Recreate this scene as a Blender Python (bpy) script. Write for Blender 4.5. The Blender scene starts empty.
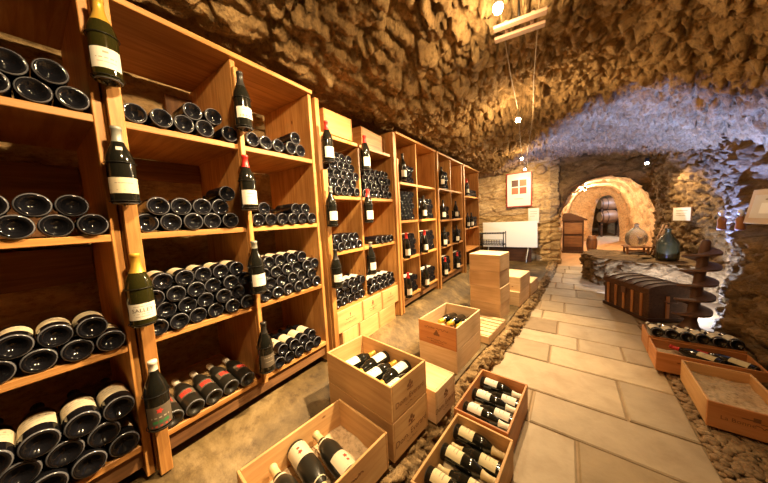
import bpy, bmesh, math, random
import numpy as np
from mathutils import Matrix, Vector
random.seed(7)
RNG = np.random.default_rng(11)
scn = bpy.context.scene
COL = scn.collection
PI = math.pi

# ------------------------------------------------------------------ materials
def new_mat(name):
    m = bpy.data.materials.new(name); m.use_nodes = True
    nt = m.node_tree
    return m, nt, nt.nodes['Principled BSDF']
def setp(b, **k):
    for n, v in k.items():
        n = {'color': 'Base Color', 'rough': 'Roughness', 'metal': 'Metallic', 'spec': 'Specular IOR Level',
             'coat': 'Coat Weight', 'emit': 'Emission Color', 'emits': 'Emission Strength', 'trans': 'Transmission Weight', 'ior': 'IOR'}[n]
        b.inputs[n].default_value = (*v, 1) if isinstance(v, tuple) and len(v) == 3 else v
def plain(name, color, rough=.5, **k):
    m, nt, b = new_mat(name); setp(b, color=color, rough=rough, **k); return m
def N(nt, t, **inp):
    n = nt.nodes.new(t)
    for k, v in inp.items():
        if k in n.inputs: n.inputs[k].default_value = v
        else: setattr(n, k, v)
    return n
def ramp(nt, stops):
    r = nt.nodes.new('ShaderNodeValToRGB')
    e = r.color_ramp.elements
    while len(e) > 1: e.remove(e[-1])
    e[0].position, e[0].color = stops[0][0], (*stops[0][1], 1)
    for p, c in stops[1:]:
        x = e.new(p); x.color = (*c, 1)
    return r
def wood(name, c1, c2, c3, rough=.5, knots=True, grain=1.0):
    m, nt, b = new_mat(name); L = nt.links.new
    uv = N(nt, 'ShaderNodeUVMap'); oi = N(nt, 'ShaderNodeObjectInfo')
    mp = N(nt, 'ShaderNodeMapping'); mp.inputs['Scale'].default_value = (1.6, 22 * grain, 1)
    cb = N(nt, 'ShaderNodeVectorMath', operation='ADD'); L(uv.outputs[0], cb.inputs[0])
    ml = N(nt, 'ShaderNodeVectorMath', operation='SCALE'); ml.inputs[0].default_value = (7.3, 3.1, 5.0); L(oi.outputs['Random'], ml.inputs['Scale'])
    L(ml.outputs[0], cb.inputs[1]); L(cb.outputs[0], mp.inputs['Vector'])
    n1 = N(nt, 'ShaderNodeTexNoise', Scale=1.6, Detail=5.0, Roughness=.6, Distortion=.8); L(mp.outputs[0], n1.inputs['Vector'])
    r = ramp(nt, [(.25, c1), (.5, c2), (.78, c3)]); L(n1.outputs['Fac'], r.inputs['Fac'])
    out = r.outputs[0]
    n2 = N(nt, 'ShaderNodeTexNoise', Scale=2.3, Detail=2.0); L(cb.outputs[0], n2.inputs['Vector'])
    mx = N(nt, 'ShaderNodeMix', data_type='RGBA', blend_type='MULTIPLY'); mx.inputs['Factor'].default_value = .75
    r2 = ramp(nt, [(.28, (.52, .42, .34)), (.5, (.9, .87, .84)), (.68, (1.1, 1.08, 1.05))]); L(n2.outputs['Fac'], r2.inputs['Fac'])
    L(out, mx.inputs['A']); L(r2.outputs[0], mx.inputs['B']); out = mx.outputs['Result']
    if knots:
        vo = N(nt, 'ShaderNodeTexVoronoi', Scale=6.5); mp2 = N(nt, 'ShaderNodeMapping'); mp2.inputs['Scale'].default_value = (.75, 1.5, 1)
        L(cb.outputs[0], mp2.inputs['Vector']); L(mp2.outputs[0], vo.inputs['Vector'])
        rk = ramp(nt, [(.0, (.16, .07, .03)), (.05, (.3, .14, .06)), (.09, (1, 1, 1))]); L(vo.outputs['Distance'], rk.inputs['Fac'])
        sel = N(nt, 'ShaderNodeMath', operation='GREATER_THAN'); sel.inputs[1].default_value = .74
        sc = N(nt, 'ShaderNodeSeparateColor'); L(vo.outputs['Color'], sc.inputs[0]); L(sc.outputs[0], sel.inputs[0])
        mk = N(nt, 'ShaderNodeMix', data_type='RGBA', blend_type='MULTIPLY'); L(sel.outputs[0], mk.inputs['Factor'])
        L(out, mk.inputs['A']); L(rk.outputs[0], mk.inputs['B']); out = mk.outputs['Result']
    hs = N(nt, 'ShaderNodeHueSaturation'); mr = N(nt, 'ShaderNodeMapRange'); L(oi.outputs['Random'], mr.inputs['Value'])
    mr.inputs['To Min'].default_value = .86; mr.inputs['To Max'].default_value = 1.1
    L(mr.outputs[0], hs.inputs['Value']); L(out, hs.inputs['Color'])
    L(hs.outputs[0], b.inputs['Base Color'])
    bp = N(nt, 'ShaderNodeBump', Strength=.12, Distance=.004); L(n1.outputs['Fac'], bp.inputs['Height']); L(bp.outputs[0], b.inputs['Normal'])
    setp(b, rough=rough, spec=.35)
    return m
def rock_mat(name, stops, scale=3.0, bump=.6, fine=22.0, rough=.9, zs=1.0, dist=.03):
    m, nt, b = new_mat(name); L = nt.links.new
    tc = N(nt, 'ShaderNodeTexCoord'); mp = N(nt, 'ShaderNodeMapping'); mp.inputs['Scale'].default_value = (1, 1, zs)
    L(tc.outputs['Object'], mp.inputs['Vector'])
    n1 = N(nt, 'ShaderNodeTexNoise', Scale=scale, Detail=7.0, Roughness=.66, Distortion=.5); L(mp.outputs[0], n1.inputs['Vector'])
    r = ramp(nt, stops); L(n1.outputs['Fac'], r.inputs['Fac'])
    n2 = N(nt, 'ShaderNodeTexNoise', Scale=fine, Detail=6.0, Roughness=.7); L(mp.outputs[0], n2.inputs['Vector'])
    mx = N(nt, 'ShaderNodeMix', data_type='RGBA', blend_type='MULTIPLY'); mx.inputs['Factor'].default_value = .8
    r2 = ramp(nt, [(.33, (.42, .36, .3)), (.5, (.95, .93, .9)), (.7, (1.2, 1.18, 1.12))]); L(n2.outputs['Fac'], r2.inputs['Fac'])
    L(r.outputs[0], mx.inputs['A']); L(r2.outputs[0], mx.inputs['B'])
    L(mx.outputs['Result'], b.inputs['Base Color'])
    bp = N(nt, 'ShaderNodeBump', Strength=bump, Distance=dist); L(n2.outputs['Fac'], bp.inputs['Height'])
    bp2 = N(nt, 'ShaderNodeBump', Strength=bump * .8, Distance=dist * 2); L(n1.outputs['Fac'], bp2.inputs['Height']); L(bp.outputs[0], bp2.inputs['Normal'])
    L(bp2.outputs[0], b.inputs['Normal'])
    setp(b, rough=rough, spec=.25)
    return m

M = {}
M['pine'] = wood('pine rack wood', (.31, .125, .028), (.52, .25, .07), (.68, .38, .135), .5)
M['pine_light'] = wood('pale pine crate wood', (.64, .43, .22), (.76, .55, .32), (.84, .65, .42), .55)
M['pine_gold'] = wood('golden pine crate wood', (.54, .30, .115), (.66, .40, .17), (.74, .49, .23), .55)
M['pine_red'] = wood('reddish pine crate wood', (.44, .17, .05), (.56, .24, .08), (.62, .30, .11), .5)
M['old_wood'] = wood('rough brown plank wood', (.10, .045, .018), (.20, .095, .035), (.30, .15, .06), .7, knots=False)
M['dark_wood'] = wood('dark varnished wood', (.035, .014, .007), (.06, .025, .011), (.10, .042, .018), .4, knots=False)
M['slat'] = wood('worn orange slat wood', (.30, .11, .035), (.42, .18, .06), (.5, .24, .09), .6, knots=False)
M['ceiling'] = rock_mat('tawny cellar rock', [(.2, (.11, .06, .022)), (.42, (.26, .155, .06)), (.58, (.38, .24, .10)), (.8, (.54, .39, .20))], 2.2, 1.0, 30)
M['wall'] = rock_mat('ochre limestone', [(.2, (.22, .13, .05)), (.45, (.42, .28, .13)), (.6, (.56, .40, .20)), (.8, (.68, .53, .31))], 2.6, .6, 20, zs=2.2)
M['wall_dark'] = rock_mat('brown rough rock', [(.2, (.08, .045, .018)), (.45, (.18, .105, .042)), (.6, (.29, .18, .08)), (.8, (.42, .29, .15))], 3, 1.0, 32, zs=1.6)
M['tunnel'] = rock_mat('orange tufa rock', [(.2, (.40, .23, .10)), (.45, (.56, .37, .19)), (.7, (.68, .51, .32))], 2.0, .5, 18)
M['earth'] = rock_mat('trodden earth floor', [(.30, (.042, .027, .010)), (.47, (.095, .061, .023)), (.58, (.16, .108, .045)), (.74, (.30, .215, .105))], 2.4, .4, 11, .62, dist=.012)
M['kerb'] = rock_mat('rubble kerb stone', [(.25, (.14, .085, .035)), (.5, (.34, .22, .10)), (.75, (.56, .40, .22))], 5.5, .8, 30, .85)
M['pulp'] = rock_mat('moulded paper pulp packing', [(.2, (.46, .33, .19)), (.5, (.58, .44, .28)), (.7, (.66, .52, .35))], 7, .4, 45, .9, dist=.008)
M['pebble'] = rock_mat('brown pebble stone', [(.2, (.12, .075, .04)), (.5, (.28, .185, .10)), (.8, (.42, .31, .19))], 9, .3, 50, .7)
M['sand'] = rock_mat('wood shaving packing', [(.3, (.36, .22, .09)), (.5, (.50, .33, .15)), (.7, (.60, .42, .21))], 9, .5, 60, .9, dist=.01)
M['glass_dark'] = plain('dark bottle glass', (.008, .008, .006), .09, spec=.6)
M['glass_dust'] = plain('dusty bottle glass', (.017, .015, .011), .28, spec=.5)
M['glass_blue'] = plain('smoky bottle glass', (.006, .006, .008), .10, spec=.35)
M['rim_highlight'] = plain('foot rim painted highlight', (.12, .12, .135), .15, spec=.6)  # bright ring on the bottle foot: highlight painted in as lighter grey glass
M['glass_olive'] = plain('olive bottle glass', (.020, .018, .004), .06, spec=.6)
M['paper'] = plain('cream label paper', (.62, .53, .37), .7)
M['paper_white'] = plain('white label paper', (.70, .66, .57), .7)
M['paper_yellow'] = plain('buff label paper', (.66, .56, .33), .7)
M['ink'] = plain('label ink', (.10, .075, .05), .7)
M['ink_grey'] = plain('grey ink', (.34, .28, .2), .7)
M['red_ink'] = plain('red ink', (.5, .04, .025), .6)
M['green_ink'] = plain('green ink', (.03, .16, .05), .6)
M['burnt'] = plain('branded wood stamp', (.20, .085, .03), .7)
M['cap_gold'] = plain('gold capsule foil', (.62, .36, .05), .35, metal=.35)
M['cap_buff'] = plain('buff capsule foil', (.60, .46, .24), .45)
M['cap_grey'] = plain('grey capsule foil', (.27, .27, .23), .4, metal=.2)
M['cap_red'] = plain('red capsule foil', (.55, .02, .015), .4)
M['cap_white'] = plain('white capsule foil', (.78, .72, .6), .45)
M['cap_black'] = plain('black capsule foil', (.02, .018, .016), .35)
M['cap_yellow'] = plain('yellow capsule foil', (.75, .55, .06), .4)
M['iron'] = plain('black wire iron', (.02, .018, .016), .45, metal=.6)
M['chrome'] = plain('grey steel wire', (.42, .42, .40), .35, metal=.8)
M['rust'] = plain('rusty brown iron', (.13, .065, .04), .6, metal=.2)
M['leather'] = rock_mat('dark leather covering', [(.3, (.06, .026, .014)), (.6, (.11, .052, .027)), (.8, (.18, .09, .048))], 6, .3, 40, .5, dist=.004)
M['white_board'] = plain('white board surface', (.80, .78, .72), .35)
M['plaster_white'] = plain('white painted plaster', (.82, .82, .80), .6)
M['red_frame'] = plain('red painted frame', (.42, .03, .02), .4)
M['mount'] = plain('poster white mount', (.66, .62, .54), .6)
M['art_red'] = plain('poster red', (.40, .045, .02), .6)
M['art_brown'] = plain('poster brown', (.07, .025, .015), .6)
M['art_orange'] = plain('poster orange', (.33, .09, .035), .6)
M['beige'] = plain('beige painted metal', (.55, .40, .26), .5)
M['fit'] = plain('brown pink fitting paint', (.24, .14, .085), .6)
M['cable'] = plain('cable sheath', (.30, .2, .1), .5, metal=.4)
M['bulb'] = plain('halogen bulb', (1, .9, .7), .3, emit=(1.0, .80, .50), emits=60.0)
M['cool_bulb'] = plain('cool lamp bulb', (.8, .9, 1), .3, emit=(.65, .78, 1.0), emits=40.0)
M['clear_glass'] = plain('clear demijohn glass', (.62, .58, .48), .12, trans=.75, ior=1.2)
M['green_glass'] = plain('dark green demijohn glass', (.03, .028, .012), .22, spec=.6)
M['barrel'] = wood('barrel oak', (.10, .045, .02), (.18, .08, .035), (.26, .13, .06), .5, knots=False)
M['barrel_end'] = plain('pale barrel head oak', (.66, .50, .32), .6)

def flag_mat():
    m, nt, b = new_mat('flagstone'); L = nt.links.new
    at = N(nt, 'ShaderNodeAttribute', attribute_name='tone')
    tc = N(nt, 'ShaderNodeTexCoord')
    n1 = N(nt, 'ShaderNodeTexNoise', Scale=5.0, Detail=6.0, Roughness=.65, Distortion=.4); L(tc.outputs['Object'], n1.inputs['Vector'])
    r = ramp(nt, [(.3, (.78, .74, .68)), (.55, (1, 1, 1)), (.75, (1.12, 1.1, 1.05))]); L(n1.outputs['Fac'], r.inputs['Fac'])
    mx = N(nt, 'ShaderNodeMix', data_type='RGBA', blend_type='MULTIPLY'); mx.inputs['Factor'].default_value = 1
    L(at.outputs['Color'], mx.inputs['A']); L(r.outputs[0], mx.inputs['B']); L(mx.outputs['Result'], b.inputs['Base Color'])
    n2 = N(nt, 'ShaderNodeTexNoise', Scale=26.0, Detail=5.0); L(tc.outputs['Object'], n2.inputs['Vector'])
    bp = N(nt, 'ShaderNodeBump', Strength=.25, Distance=.006); L(n2.outputs['Fac'], bp.inputs['Height']); L(bp.outputs[0], b.inputs['Normal'])
    setp(b, rough=.62, spec=.35)
    return m
M['flag'] = flag_mat()

# ------------------------------------------------------------------ objects / tags
def link(o, parent=None):
    COL.objects.link(o)
    if parent is not None: o.parent = parent
    return o
def tag(o, label=None, cat=None, group=None, kind=None):
    if label: o['label'] = label
    if cat: o['category'] = cat
    if group: o['group'] = group
    if kind: o['kind'] = kind
    return o
def thing(name, label, cat, loc=(0, 0, 0), rz=0.0, group=None):
    o = bpy.data.objects.new(name, None); o.empty_display_size = .05
    o.location = loc; o.rotation_euler = (0, 0, rz); link(o)
    return tag(o, label, cat, group)

class MB:
    """collects verts/faces (with uv along the grain) into one mesh"""
    def __init__(s): s.v, s.f, s.uv, s.m, s.sm = [], [], [], [], []
    def add(s, verts, faces, uvs=None, mat=0, smooth=False, X=None):
        b = len(s.v)
        for p in verts:
            p = Vector(p)
            s.v.append(tuple(X @ p) if X is not None else tuple(p))
        for i, f in enumerate(faces):
            s.f.append([b + k for k in f]); s.m.append(mat); s.sm.append(smooth)
            s.uv.append(uvs[i] if uvs else [(0, 0)] * len(f))
    def box(s, x0, x1, y0, y1, z0, z1, mat=0, X=None, bev=0.0025, uo=None):
        bm = bmesh.new()
        bmesh.ops.create_cube(bm, size=1)
        d = (x1 - x0, y1 - y0, z1 - z0); c = ((x0 + x1) / 2, (y0 + y1) / 2, (z0 + z1) / 2)
        for v in bm.verts: v.co = Vector((v.co.x * d[0] + c[0], v.co.y * d[1] + c[1], v.co.z * d[2] + c[2]))
        bev = min(bev, min(d) * .3)
        if bev > 0: bmesh.ops.bevel(bm, geom=bm.edges[:], offset=bev, segments=1, affect='EDGES')
        ax = max(range(3), key=lambda i: d[i])
        if uo is None: uo = (random.random() * 9, random.random() * 9)
        bm.normal_update()
        V = [tuple(v.co) for v in bm.verts]; F = []; U = []
        for f in bm.faces:
            nx = max(range(3), key=lambda i: abs(f.normal[i]))
            F.append([v.index for v in f.verts])
            oth = [i for i in range(3) if i != ax and i != nx]
            if nx == ax: a, q = [i for i in range(3) if i != ax]
            else: a, q = ax, oth[0]
            k = .15 if nx == ax else 1
            U.append([(v.co[a] * k + uo[0], v.co[q] + uo[1] + nx * .37) for v in f.verts])
        bm.free()
        s.add(V, F, U, mat, False, X)
    def lathe(s, prof, seg=24, mat=0, X=None, smooth=True, arc=2 * PI, a0=0, mats=None):
        n = len(prof); V = []; F = []; closed = arc > 2 * PI - 1e-6
        cols = seg if closed else seg + 1
        for j in range(cols):
            a = a0 + arc * j / seg
            for r, z in prof: V.append((r * math.cos(a), r * math.sin(a), z))
        mm = []
        for j in range(seg):
            k = (j + 1) % cols
            for i in range(n - 1):
                A, B, C_, D = j * n + i, k * n + i, k * n + i + 1, j * n + i + 1
                if prof[i][0] == 0: F.append([A, C_, D])
                elif prof[i + 1][0] == 0: F.append([A, B, C_])
                else: F.append([A, B, C_, D])
                mm.append(mats[i] if mats else mat)
        b = len(s.f); s.add(V, F, None, mat, smooth, X)
        for i, q in enumerate(mm): s.m[b + i] = q
        for i, f in enumerate(F):
            s.uv[b + i] = [(V[q][2], math.atan2(V[q][1], V[q][0]) * .05) for q in f]
    def tube(s, pts, r, seg=6, mat=0, X=None, closed=False):
        pts = [Vector(p) for p in pts]; n = len(pts); V = []; F = []
        up = Vector((0, 0, 1))
        for i, p in enumerate(pts):
            t = (pts[(i + 1) % n] - pts[i - 1]) if closed else (pts[min(i + 1, n - 1)] - pts[max(i - 1, 0)])
            t.normalize(); q = t.cross(up)
            if q.length < 1e-3: q = t.cross(Vector((1, 0, 0)))
            q.normalize(); w = q.cross(t)
            rr = r[i] if isinstance(r, (list, tuple)) else r
            for k in range(seg):
                a = 2 * PI * k / seg; V.append(p + q * (rr * math.cos(a)) + w * (rr * math.sin(a)))
        for i in range(n if closed else n - 1):
            j = (i + 1) % n
            for k in range(seg):
                l = (k + 1) % seg; F.append([i * seg + k, i * seg + l, j * seg + l, j * seg + k])
        if not closed: F.append(list(range(seg))[::-1]); F.append([(n - 1) * seg + k for k in range(seg)])
        s.add(V, F, None, mat, True, X)
    def mesh(s, name, mats):
        me = bpy.data.meshes.new(name); me.from_pydata(s.v, [], s.f)
        for m in (mats if isinstance(mats, (list, tuple)) else [mats]): me.materials.append(m)
        me.polygons.foreach_set('material_index', s.m); me.polygons.foreach_set('use_smooth', s.sm)
        ul = me.uv_layers.new(name='UVMap')
        ul.data.foreach_set('uv', [c for f in s.uv for p in f for c in p])
        me.update(); return me
    def build(s, name, mats, parent=None, loc=None, rz=None):
        o = bpy.data.objects.new(name, s.mesh(name, mats)); link(o, parent)
        if loc: o.location = loc
        if rz is not None: o.rotation_euler.z = rz
        return o
def boxpart(name, mat, parent, *b, **k):
    m = MB(); m.box(*b, **k); return m.build(name, mat, parent)

_font_cache = {}
def text_geo(txt, size):
    cu = bpy.data.curves.new('lettering', 'FONT'); cu.body = txt; cu.size = size; cu.align_x = 'CENTER'; cu.align_y = 'CENTER'; cu.resolution_u = 2
    o = bpy.data.objects.new('lettering', cu)
    me = bpy.data.meshes.new_from_object(o)
    V = [tuple(v.co) for v in me.vertices]; F = [list(p.vertices) for p in me.polygons]
    bpy.data.objects.remove(o); bpy.data.curves.remove(cu); bpy.data.meshes.remove(me)
    return V, F

# ------------------------------------------------------------------ numpy noise
def _h(ix, iy, iz, s=0):
    n = (ix.astype(np.int64) * 374761393 + iy.astype(np.int64) * 668265263 + iz.astype(np.int64) * 2147483647 + s * 974634221) & 0xffffffff
    n = ((n ^ (n >> 13)) * 1274126177) & 0xffffffff
    n = ((n ^ (n >> 16)) * 2246822519) & 0xffffffff
    return ((n ^ (n >> 15)) & 0xffffff) / float(0xffffff)
def vnoise(p, s=0):
    i = np.floor(p); f = p - i; f = f * f * (3 - 2 * f); i = i.astype(np.int64); r = 0
    for dx in (0, 1):
        for dy in (0, 1):
            for dz in (0, 1):
                w = (f[:, 0] if dx else 1 - f[:, 0]) * (f[:, 1] if dy else 1 - f[:, 1]) * (f[:, 2] if dz else 1 - f[:, 2])
                r = r + w * _h(i[:, 0] + dx, i[:, 1] + dy, i[:, 2] + dz, s)
    return r
def fbm(p, o=4, s=0):
    a, r, t = 1.0, 0, 0
    for k in range(o):
        r = r + a * (vnoise(p * 2 ** k + 17.3 * k, s + k) - .5); t += a; a *= .5
    return r / t * 2
def voro(p, s=0):
    i = np.floor(p).astype(np.int64); n = len(p)
    d1 = np.full(n, 9.); d2 = np.full(n, 9.); c1 = np.zeros((n, 3)); idh = np.zeros(n)
    for dx in (-1, 0, 1):
        for dy in (-1, 0, 1):
            for dz in (-1, 0, 1):
                a, b, c = i[:, 0] + dx, i[:, 1] + dy, i[:, 2] + dz
                q = np.stack([a + _h(a, b, c, s + 1), b + _h(a, b, c, s + 2), c + _h(a, b, c, s + 3)], 1)
                d = np.sqrt(((p - q) ** 2).sum(1))
                m = d < d1
                d2 = np.where(m, d1, np.minimum(d2, d))
                c1[m] = q[m]; idh[m] = _h(a, b, c, s + 4)[m]
                d1 = np.where(m, d, d1)
    return d1, d2, c1, idh
def sstep(a, b, x):
    t = np.clip((x - a) / (b - a), 0, 1); return t * t * (3 - 2 * t)
def chunk(p, cell, warp=.35, s=0, edge=.28, tilt=.5):
    """fractured-rock relief, about 0..1"""
    q = p / np.array(cell)
    q = q + warp * np.stack([fbm(q * .9, 2, s + 20), fbm(q * .9 + 31, 2, s + 21), fbm(q * .9 + 57, 2, s + 22)], 1)
    d1, d2, c, h = voro(q, s)
    e = sstep(0, edge, d2 - d1)
    tv = np.stack([h * 6.28, (h * 57.1) % 1.0 * 6.28, (h * 91.7) % 1 * 6.28], 1)
    tl = ((q - c) * np.sin(tv)).sum(1)
    return e * (.45 + .55 * h) + e * tilt * tl
def grid_obj(name, P, mat, parent=None, kind='structure', flip=False, smooth=True):
    """P: (nu, nv, 3) array"""
    nu, nv = P.shape[:2]; me = bpy.data.meshes.new(name)
    idx = np.arange(nu * nv).reshape(nu, nv)
    q = np.stack([idx[:-1, :-1], idx[1:, :-1], idx[1:, 1:], idx[:-1, 1:]], -1).reshape(-1, 4)
    if flip: q = q[:, ::-1]
    me.from_pydata(P.reshape(-1, 3).tolist(), [], q.tolist())
    me.materials.append(mat)
    me.polygons.foreach_set('use_smooth', [smooth] * len(me.polygons)); me.update()
    o = bpy.data.objects.new(name, me); link(o, parent)
    if kind: o['kind'] = kind
    return o
def displace(P, nrm, fn):
    sh = P.shape; p = P.reshape(-1, 3); return (p + nrm.reshape(-1, 3) * fn(p)[:, None]).reshape(sh)
def interp(x, xs, ys): return np.interp(x, xs, ys)

# ------------------------------------------------------------------ camera (fitted to the photograph)
yaw, pit, rol = math.radians(34.995), math.radians(5.1414), math.radians(-3.0013)
fw = Vector((-math.sin(yaw) * math.cos(pit), math.cos(yaw) * math.cos(pit), -math.sin(pit)))
rt = Vector((math.cos(yaw), math.sin(yaw), 0)); up = rt.cross(fw)
r2 = rt * math.cos(rol) + up * math.sin(rol); u2 = -rt * math.sin(rol) + up * math.cos(rol)
cam = bpy.data.cameras.new('camera'); cam.sensor_width = 36; cam.lens = 250 * 36 / 768; cam.clip_start = .02
co = bpy.data.objects.new('camera', cam); link(co)
co.matrix_world = Matrix(((r2.x, u2.x, -fw.x, 1.45), (r2.y, u2.y, -fw.y, 0), (r2.z, u2.z, -fw.z, 1.36), (0, 0, 0, 1)))
scn.camera = co

# ------------------------------------------------------------------ setting
KX = ([-1.6, 0, .9, 1.32, 2.1, 2.65, 4.36, 6.25, 7.6], [.78, .80, .83, .87, .95, 1.03, 1.19, 1.36, 1.42])   # kerb foot x(y)
def kerb_x(y): return interp(y, *KX)
RWX = ([-1.6, 1.0, 2.2, 3.0, 3.6, 4.2, 4.7, 5.3, 6.2, 7.0, 7.9], [2.74, 2.74, 2.77, 2.82, 2.87, 3.02, 3.17, 3.32, 3.36, 3.25, 3.2])
def ceil_z(x, y):
    base = interp(x, [-.7, 0.05, .5, 1.1, 1.7, 2.1], [2.40, 2.42, 2.60, 2.72, 2.68, 2.58])
    xr = interp(y, [0, 2, 3.5, 4.9, 7, 8.5], [2.75, 2.8, 3.0, 3.3, 3.3, 3.3]); zr = interp(y, [0, 2, 3.5, 4.9, 7, 8.5], [1.8, 1.82, 1.86, 1.95, 2.28, 2.4])
    t = np.clip((x - 1.7) / (xr - 1.7), 0, 1.35)
    zz = 2.68 - (2.68 - zr) * t ** 1.7
    return np.where(x > 1.7, zz, base)

def build_setting():
    # ceiling vault
    xs = np.linspace(-.75, 3.75, 300); ys = np.concatenate([np.linspace(-1.7, -.3, 50), np.linspace(-.285, 3.6, 270), np.linspace(3.62, 8.0, 190)])
    X, Y = np.meshgrid(xs, ys, indexing='ij')
    P = np.stack([X, Y, ceil_z(X, Y)], -1)
    def f(p):
        ca, sa = math.cos(.08), math.sin(.08)
        q = p.copy(); q[:, 0] = p[:, 0] * ca - p[:, 1] * sa; q[:, 1] = p[:, 0] * sa + p[:, 1] * ca
        big = fbm(p * .9, 3, 3) * .07
        big = np.where(p[:, 0] < .25, big * .25, big)
        c = chunk(q, (.088, .25, .3), .22, 5, .17, .5) * .105
        c2 = chunk(q, (.055, .10, .07), .3, 9, .25, .7) * .026
        c3 = chunk(p, (.11, .11, .09), .45, 12, .25, .8) * .075
        rgt = sstep(1.1, 1.9, p[:, 0])
        amp = sstep(-.2, .45, p[:, 0]) * .6 + .4
        return big + (c * (1 - rgt) + c3 * rgt + c2) * amp + fbm(p * 13, 4, 8) * .020 + np.abs(fbm(p * 5.5, 3, 18)) * .02
    nz = np.zeros_like(P); nz[..., 2] = -1
    o = grid_obj('ceiling', displace(P, nz, f), M['ceiling'], flip=True)
    # wall behind the racks
    ys = np.linspace(-1.7, 7.7, 240); zs = np.linspace(-.05, 2.75, 75)
    Y, Z = np.meshgrid(ys, zs, indexing='ij'); P = np.stack([np.full_like(Y, -.66), Y, Z], -1)
    n = np.zeros_like(P); n[..., 0] = 1
    grid_obj('wall_left', displace(P, n, lambda p: chunk(p, (.3, .36, .17), .25, 31, .12, .25) * .06 + fbm(p * 9, 3, 2) * .012), M['wall'])
    # rear wall (left of the tunnel), wraps round into the tunnel mouth
    s = np.linspace(0, 1, 130); zs = np.linspace(-.05, 2.9, 150)
    px = interp(s, [0, .8, .9, 1], [-.75, 1.28, 1.42, 1.45]); py = interp(s, [0, .8, .9, 1], [7.55, 7.5, 7.62, 8.2])
    Xs, Z = np.meshgrid(px, zs, indexing='ij'); Ys = np.repeat(py[:, None], len(zs), 1)
    P = np.stack([Xs, Ys, Z], -1); n = np.zeros_like(P); n[..., 1] = -1; n[int(.85 * 130):, :, 0] = .8; n[int(.85 * 130):, :, 1] = -.6
    def fr(p):
        return chunk(p, (.5, .5, .14), .3, 41, .16, .3) * .07 + fbm(p * 7, 4, 5) * .03 + np.where((p[:, 2] < .9) & (p[:, 0] > 1.0), .05, 0)
    grid_obj('wall_back', displace(P, n, fr), M['wall'])
    # arch front wall + tunnel
    def arch(cx, hw, h, nseg, ex=2.5):
        th = np.linspace(PI, 0, nseg); c, s_ = np.cos(th), np.sin(th)
        return cx + hw * np.sign(c) * np.abs(c) ** (2 / ex), h * np.abs(s_) ** (2 / ex) - .04
    def arch_wall(name, y, cx, hw, h, ox0, ox1, oz, mat, nseg=150, ns=46, seed=51, amp=.09, jitter=.06):
        ax, az = arch(cx, hw, h, nseg)
        th = np.linspace(PI, 0, nseg)
        ccx = (ox0 + ox1) / 2; ohw = (ox1 - ox0) / 2
        c, s_ = np.cos(th), np.sin(th); k = 1 / np.maximum(np.abs(c), np.abs(s_))
        ox = ccx + ohw * c * k; oz_ = oz * s_ * k - .04
        t = np.linspace(0, 1, ns)[None, :] ** 1.4
        Xa = ax[:, None] * (1 - t) + ox[:, None] * t; Za = az[:, None] * (1 - t) + oz_[:, None] * t
        Ya = y + .22 * (1 - np.clip(t * 5, 0, 1)) ** 2
        P = np.stack([Xa, np.broadcast_to(Ya, Xa.shape), Za], -1)
        q = P.reshape(-1, 3)
        wob = (fbm(q * 2.2, 3, seed) * jitter)[:, None] * np.array([[1, 0, 1]]) * (1 - np.clip(np.broadcast_to(t, Xa.shape).reshape(-1, 1) * 2, 0, 1))
        P = (q + wob).reshape(P.shape)
        n = np.zeros_like(P); n[..., 1] = -1
        return grid_obj(name, displace(P, n, lambda p: chunk(p, (.42, .4, .22), .4, seed, .2, .4) * amp + fbm(p * 6, 4, seed + 3) * .04), mat, flip=True)
    def tunnel(name, path, nseg, mat, seed, amp=.06):
        rows = []
        for (y, cx, hw, h) in path:
            ax, az = arch(cx, hw, h, nseg); rows.append(np.stack([ax, np.full(nseg, y), az], -1))
        P = np.array(rows); ctr = np.array([[[cx, y, .8]] for (y, cx, hw, h) in path]); n = ctr - P; n[..., 1] = 0; n /= np.linalg.norm(n, axis=-1, keepdims=True) + 1e-6
        return grid_obj(name, displace(P, n, lambda p: chunk(p, (.5, .5, .25), .4, seed, .2, .35) * amp + fbm(p * 5, 4, seed) * .035), mat)
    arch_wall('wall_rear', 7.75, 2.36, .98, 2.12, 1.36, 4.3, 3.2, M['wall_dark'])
    yy = np.linspace(7.9, 13.6, 90)
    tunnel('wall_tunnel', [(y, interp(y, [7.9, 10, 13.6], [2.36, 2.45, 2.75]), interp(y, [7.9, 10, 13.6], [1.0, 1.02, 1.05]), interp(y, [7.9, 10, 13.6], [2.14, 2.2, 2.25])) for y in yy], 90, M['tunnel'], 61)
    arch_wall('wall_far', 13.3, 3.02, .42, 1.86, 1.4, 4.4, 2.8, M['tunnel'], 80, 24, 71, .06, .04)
    yy = np.linspace(13.5, 17.8, 40)
    tunnel('wall_cave', [(y, 3.3, 1.3, 2.4) for y in yy], 50, M['wall_dark'], 81)
    boxpart('wall_end', M['wall_dark'], None, 1.5, 5.2, 17.7, 17.9, -.1, 2.8)['kind'] = 'structure'
    # right wall with a rock shelf at 1.05 m
    ysr = np.concatenate([np.linspace(-1.7, 1.4, 50), np.linspace(1.43, 7.9, 230)]); zs = np.linspace(-.05, 2.75, 118)
    Y, Z = np.meshgrid(ysr, zs, indexing='ij'); xb = interp(Y, *RWX)
    k = 1 - sstep(4.0, 4.6, Y)
    shelf = sstep(.99, 1.08, Z) * .46 * k
    slope = (1 - np.clip(Z / 1.0, 0, 1)) * -.10 * k
    over = sstep(1.3, 2.2, Z) * -.12
    P = np.stack([xb + shelf + slope + over, Y, Z], -1); n = np.zeros_like(P); n[..., 0] = -1
    n[..., 1] = -np.clip((Y - 4) * .35, 0, .9); n /= np.linalg.norm(n, axis=-1, keepdims=True)
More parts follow.
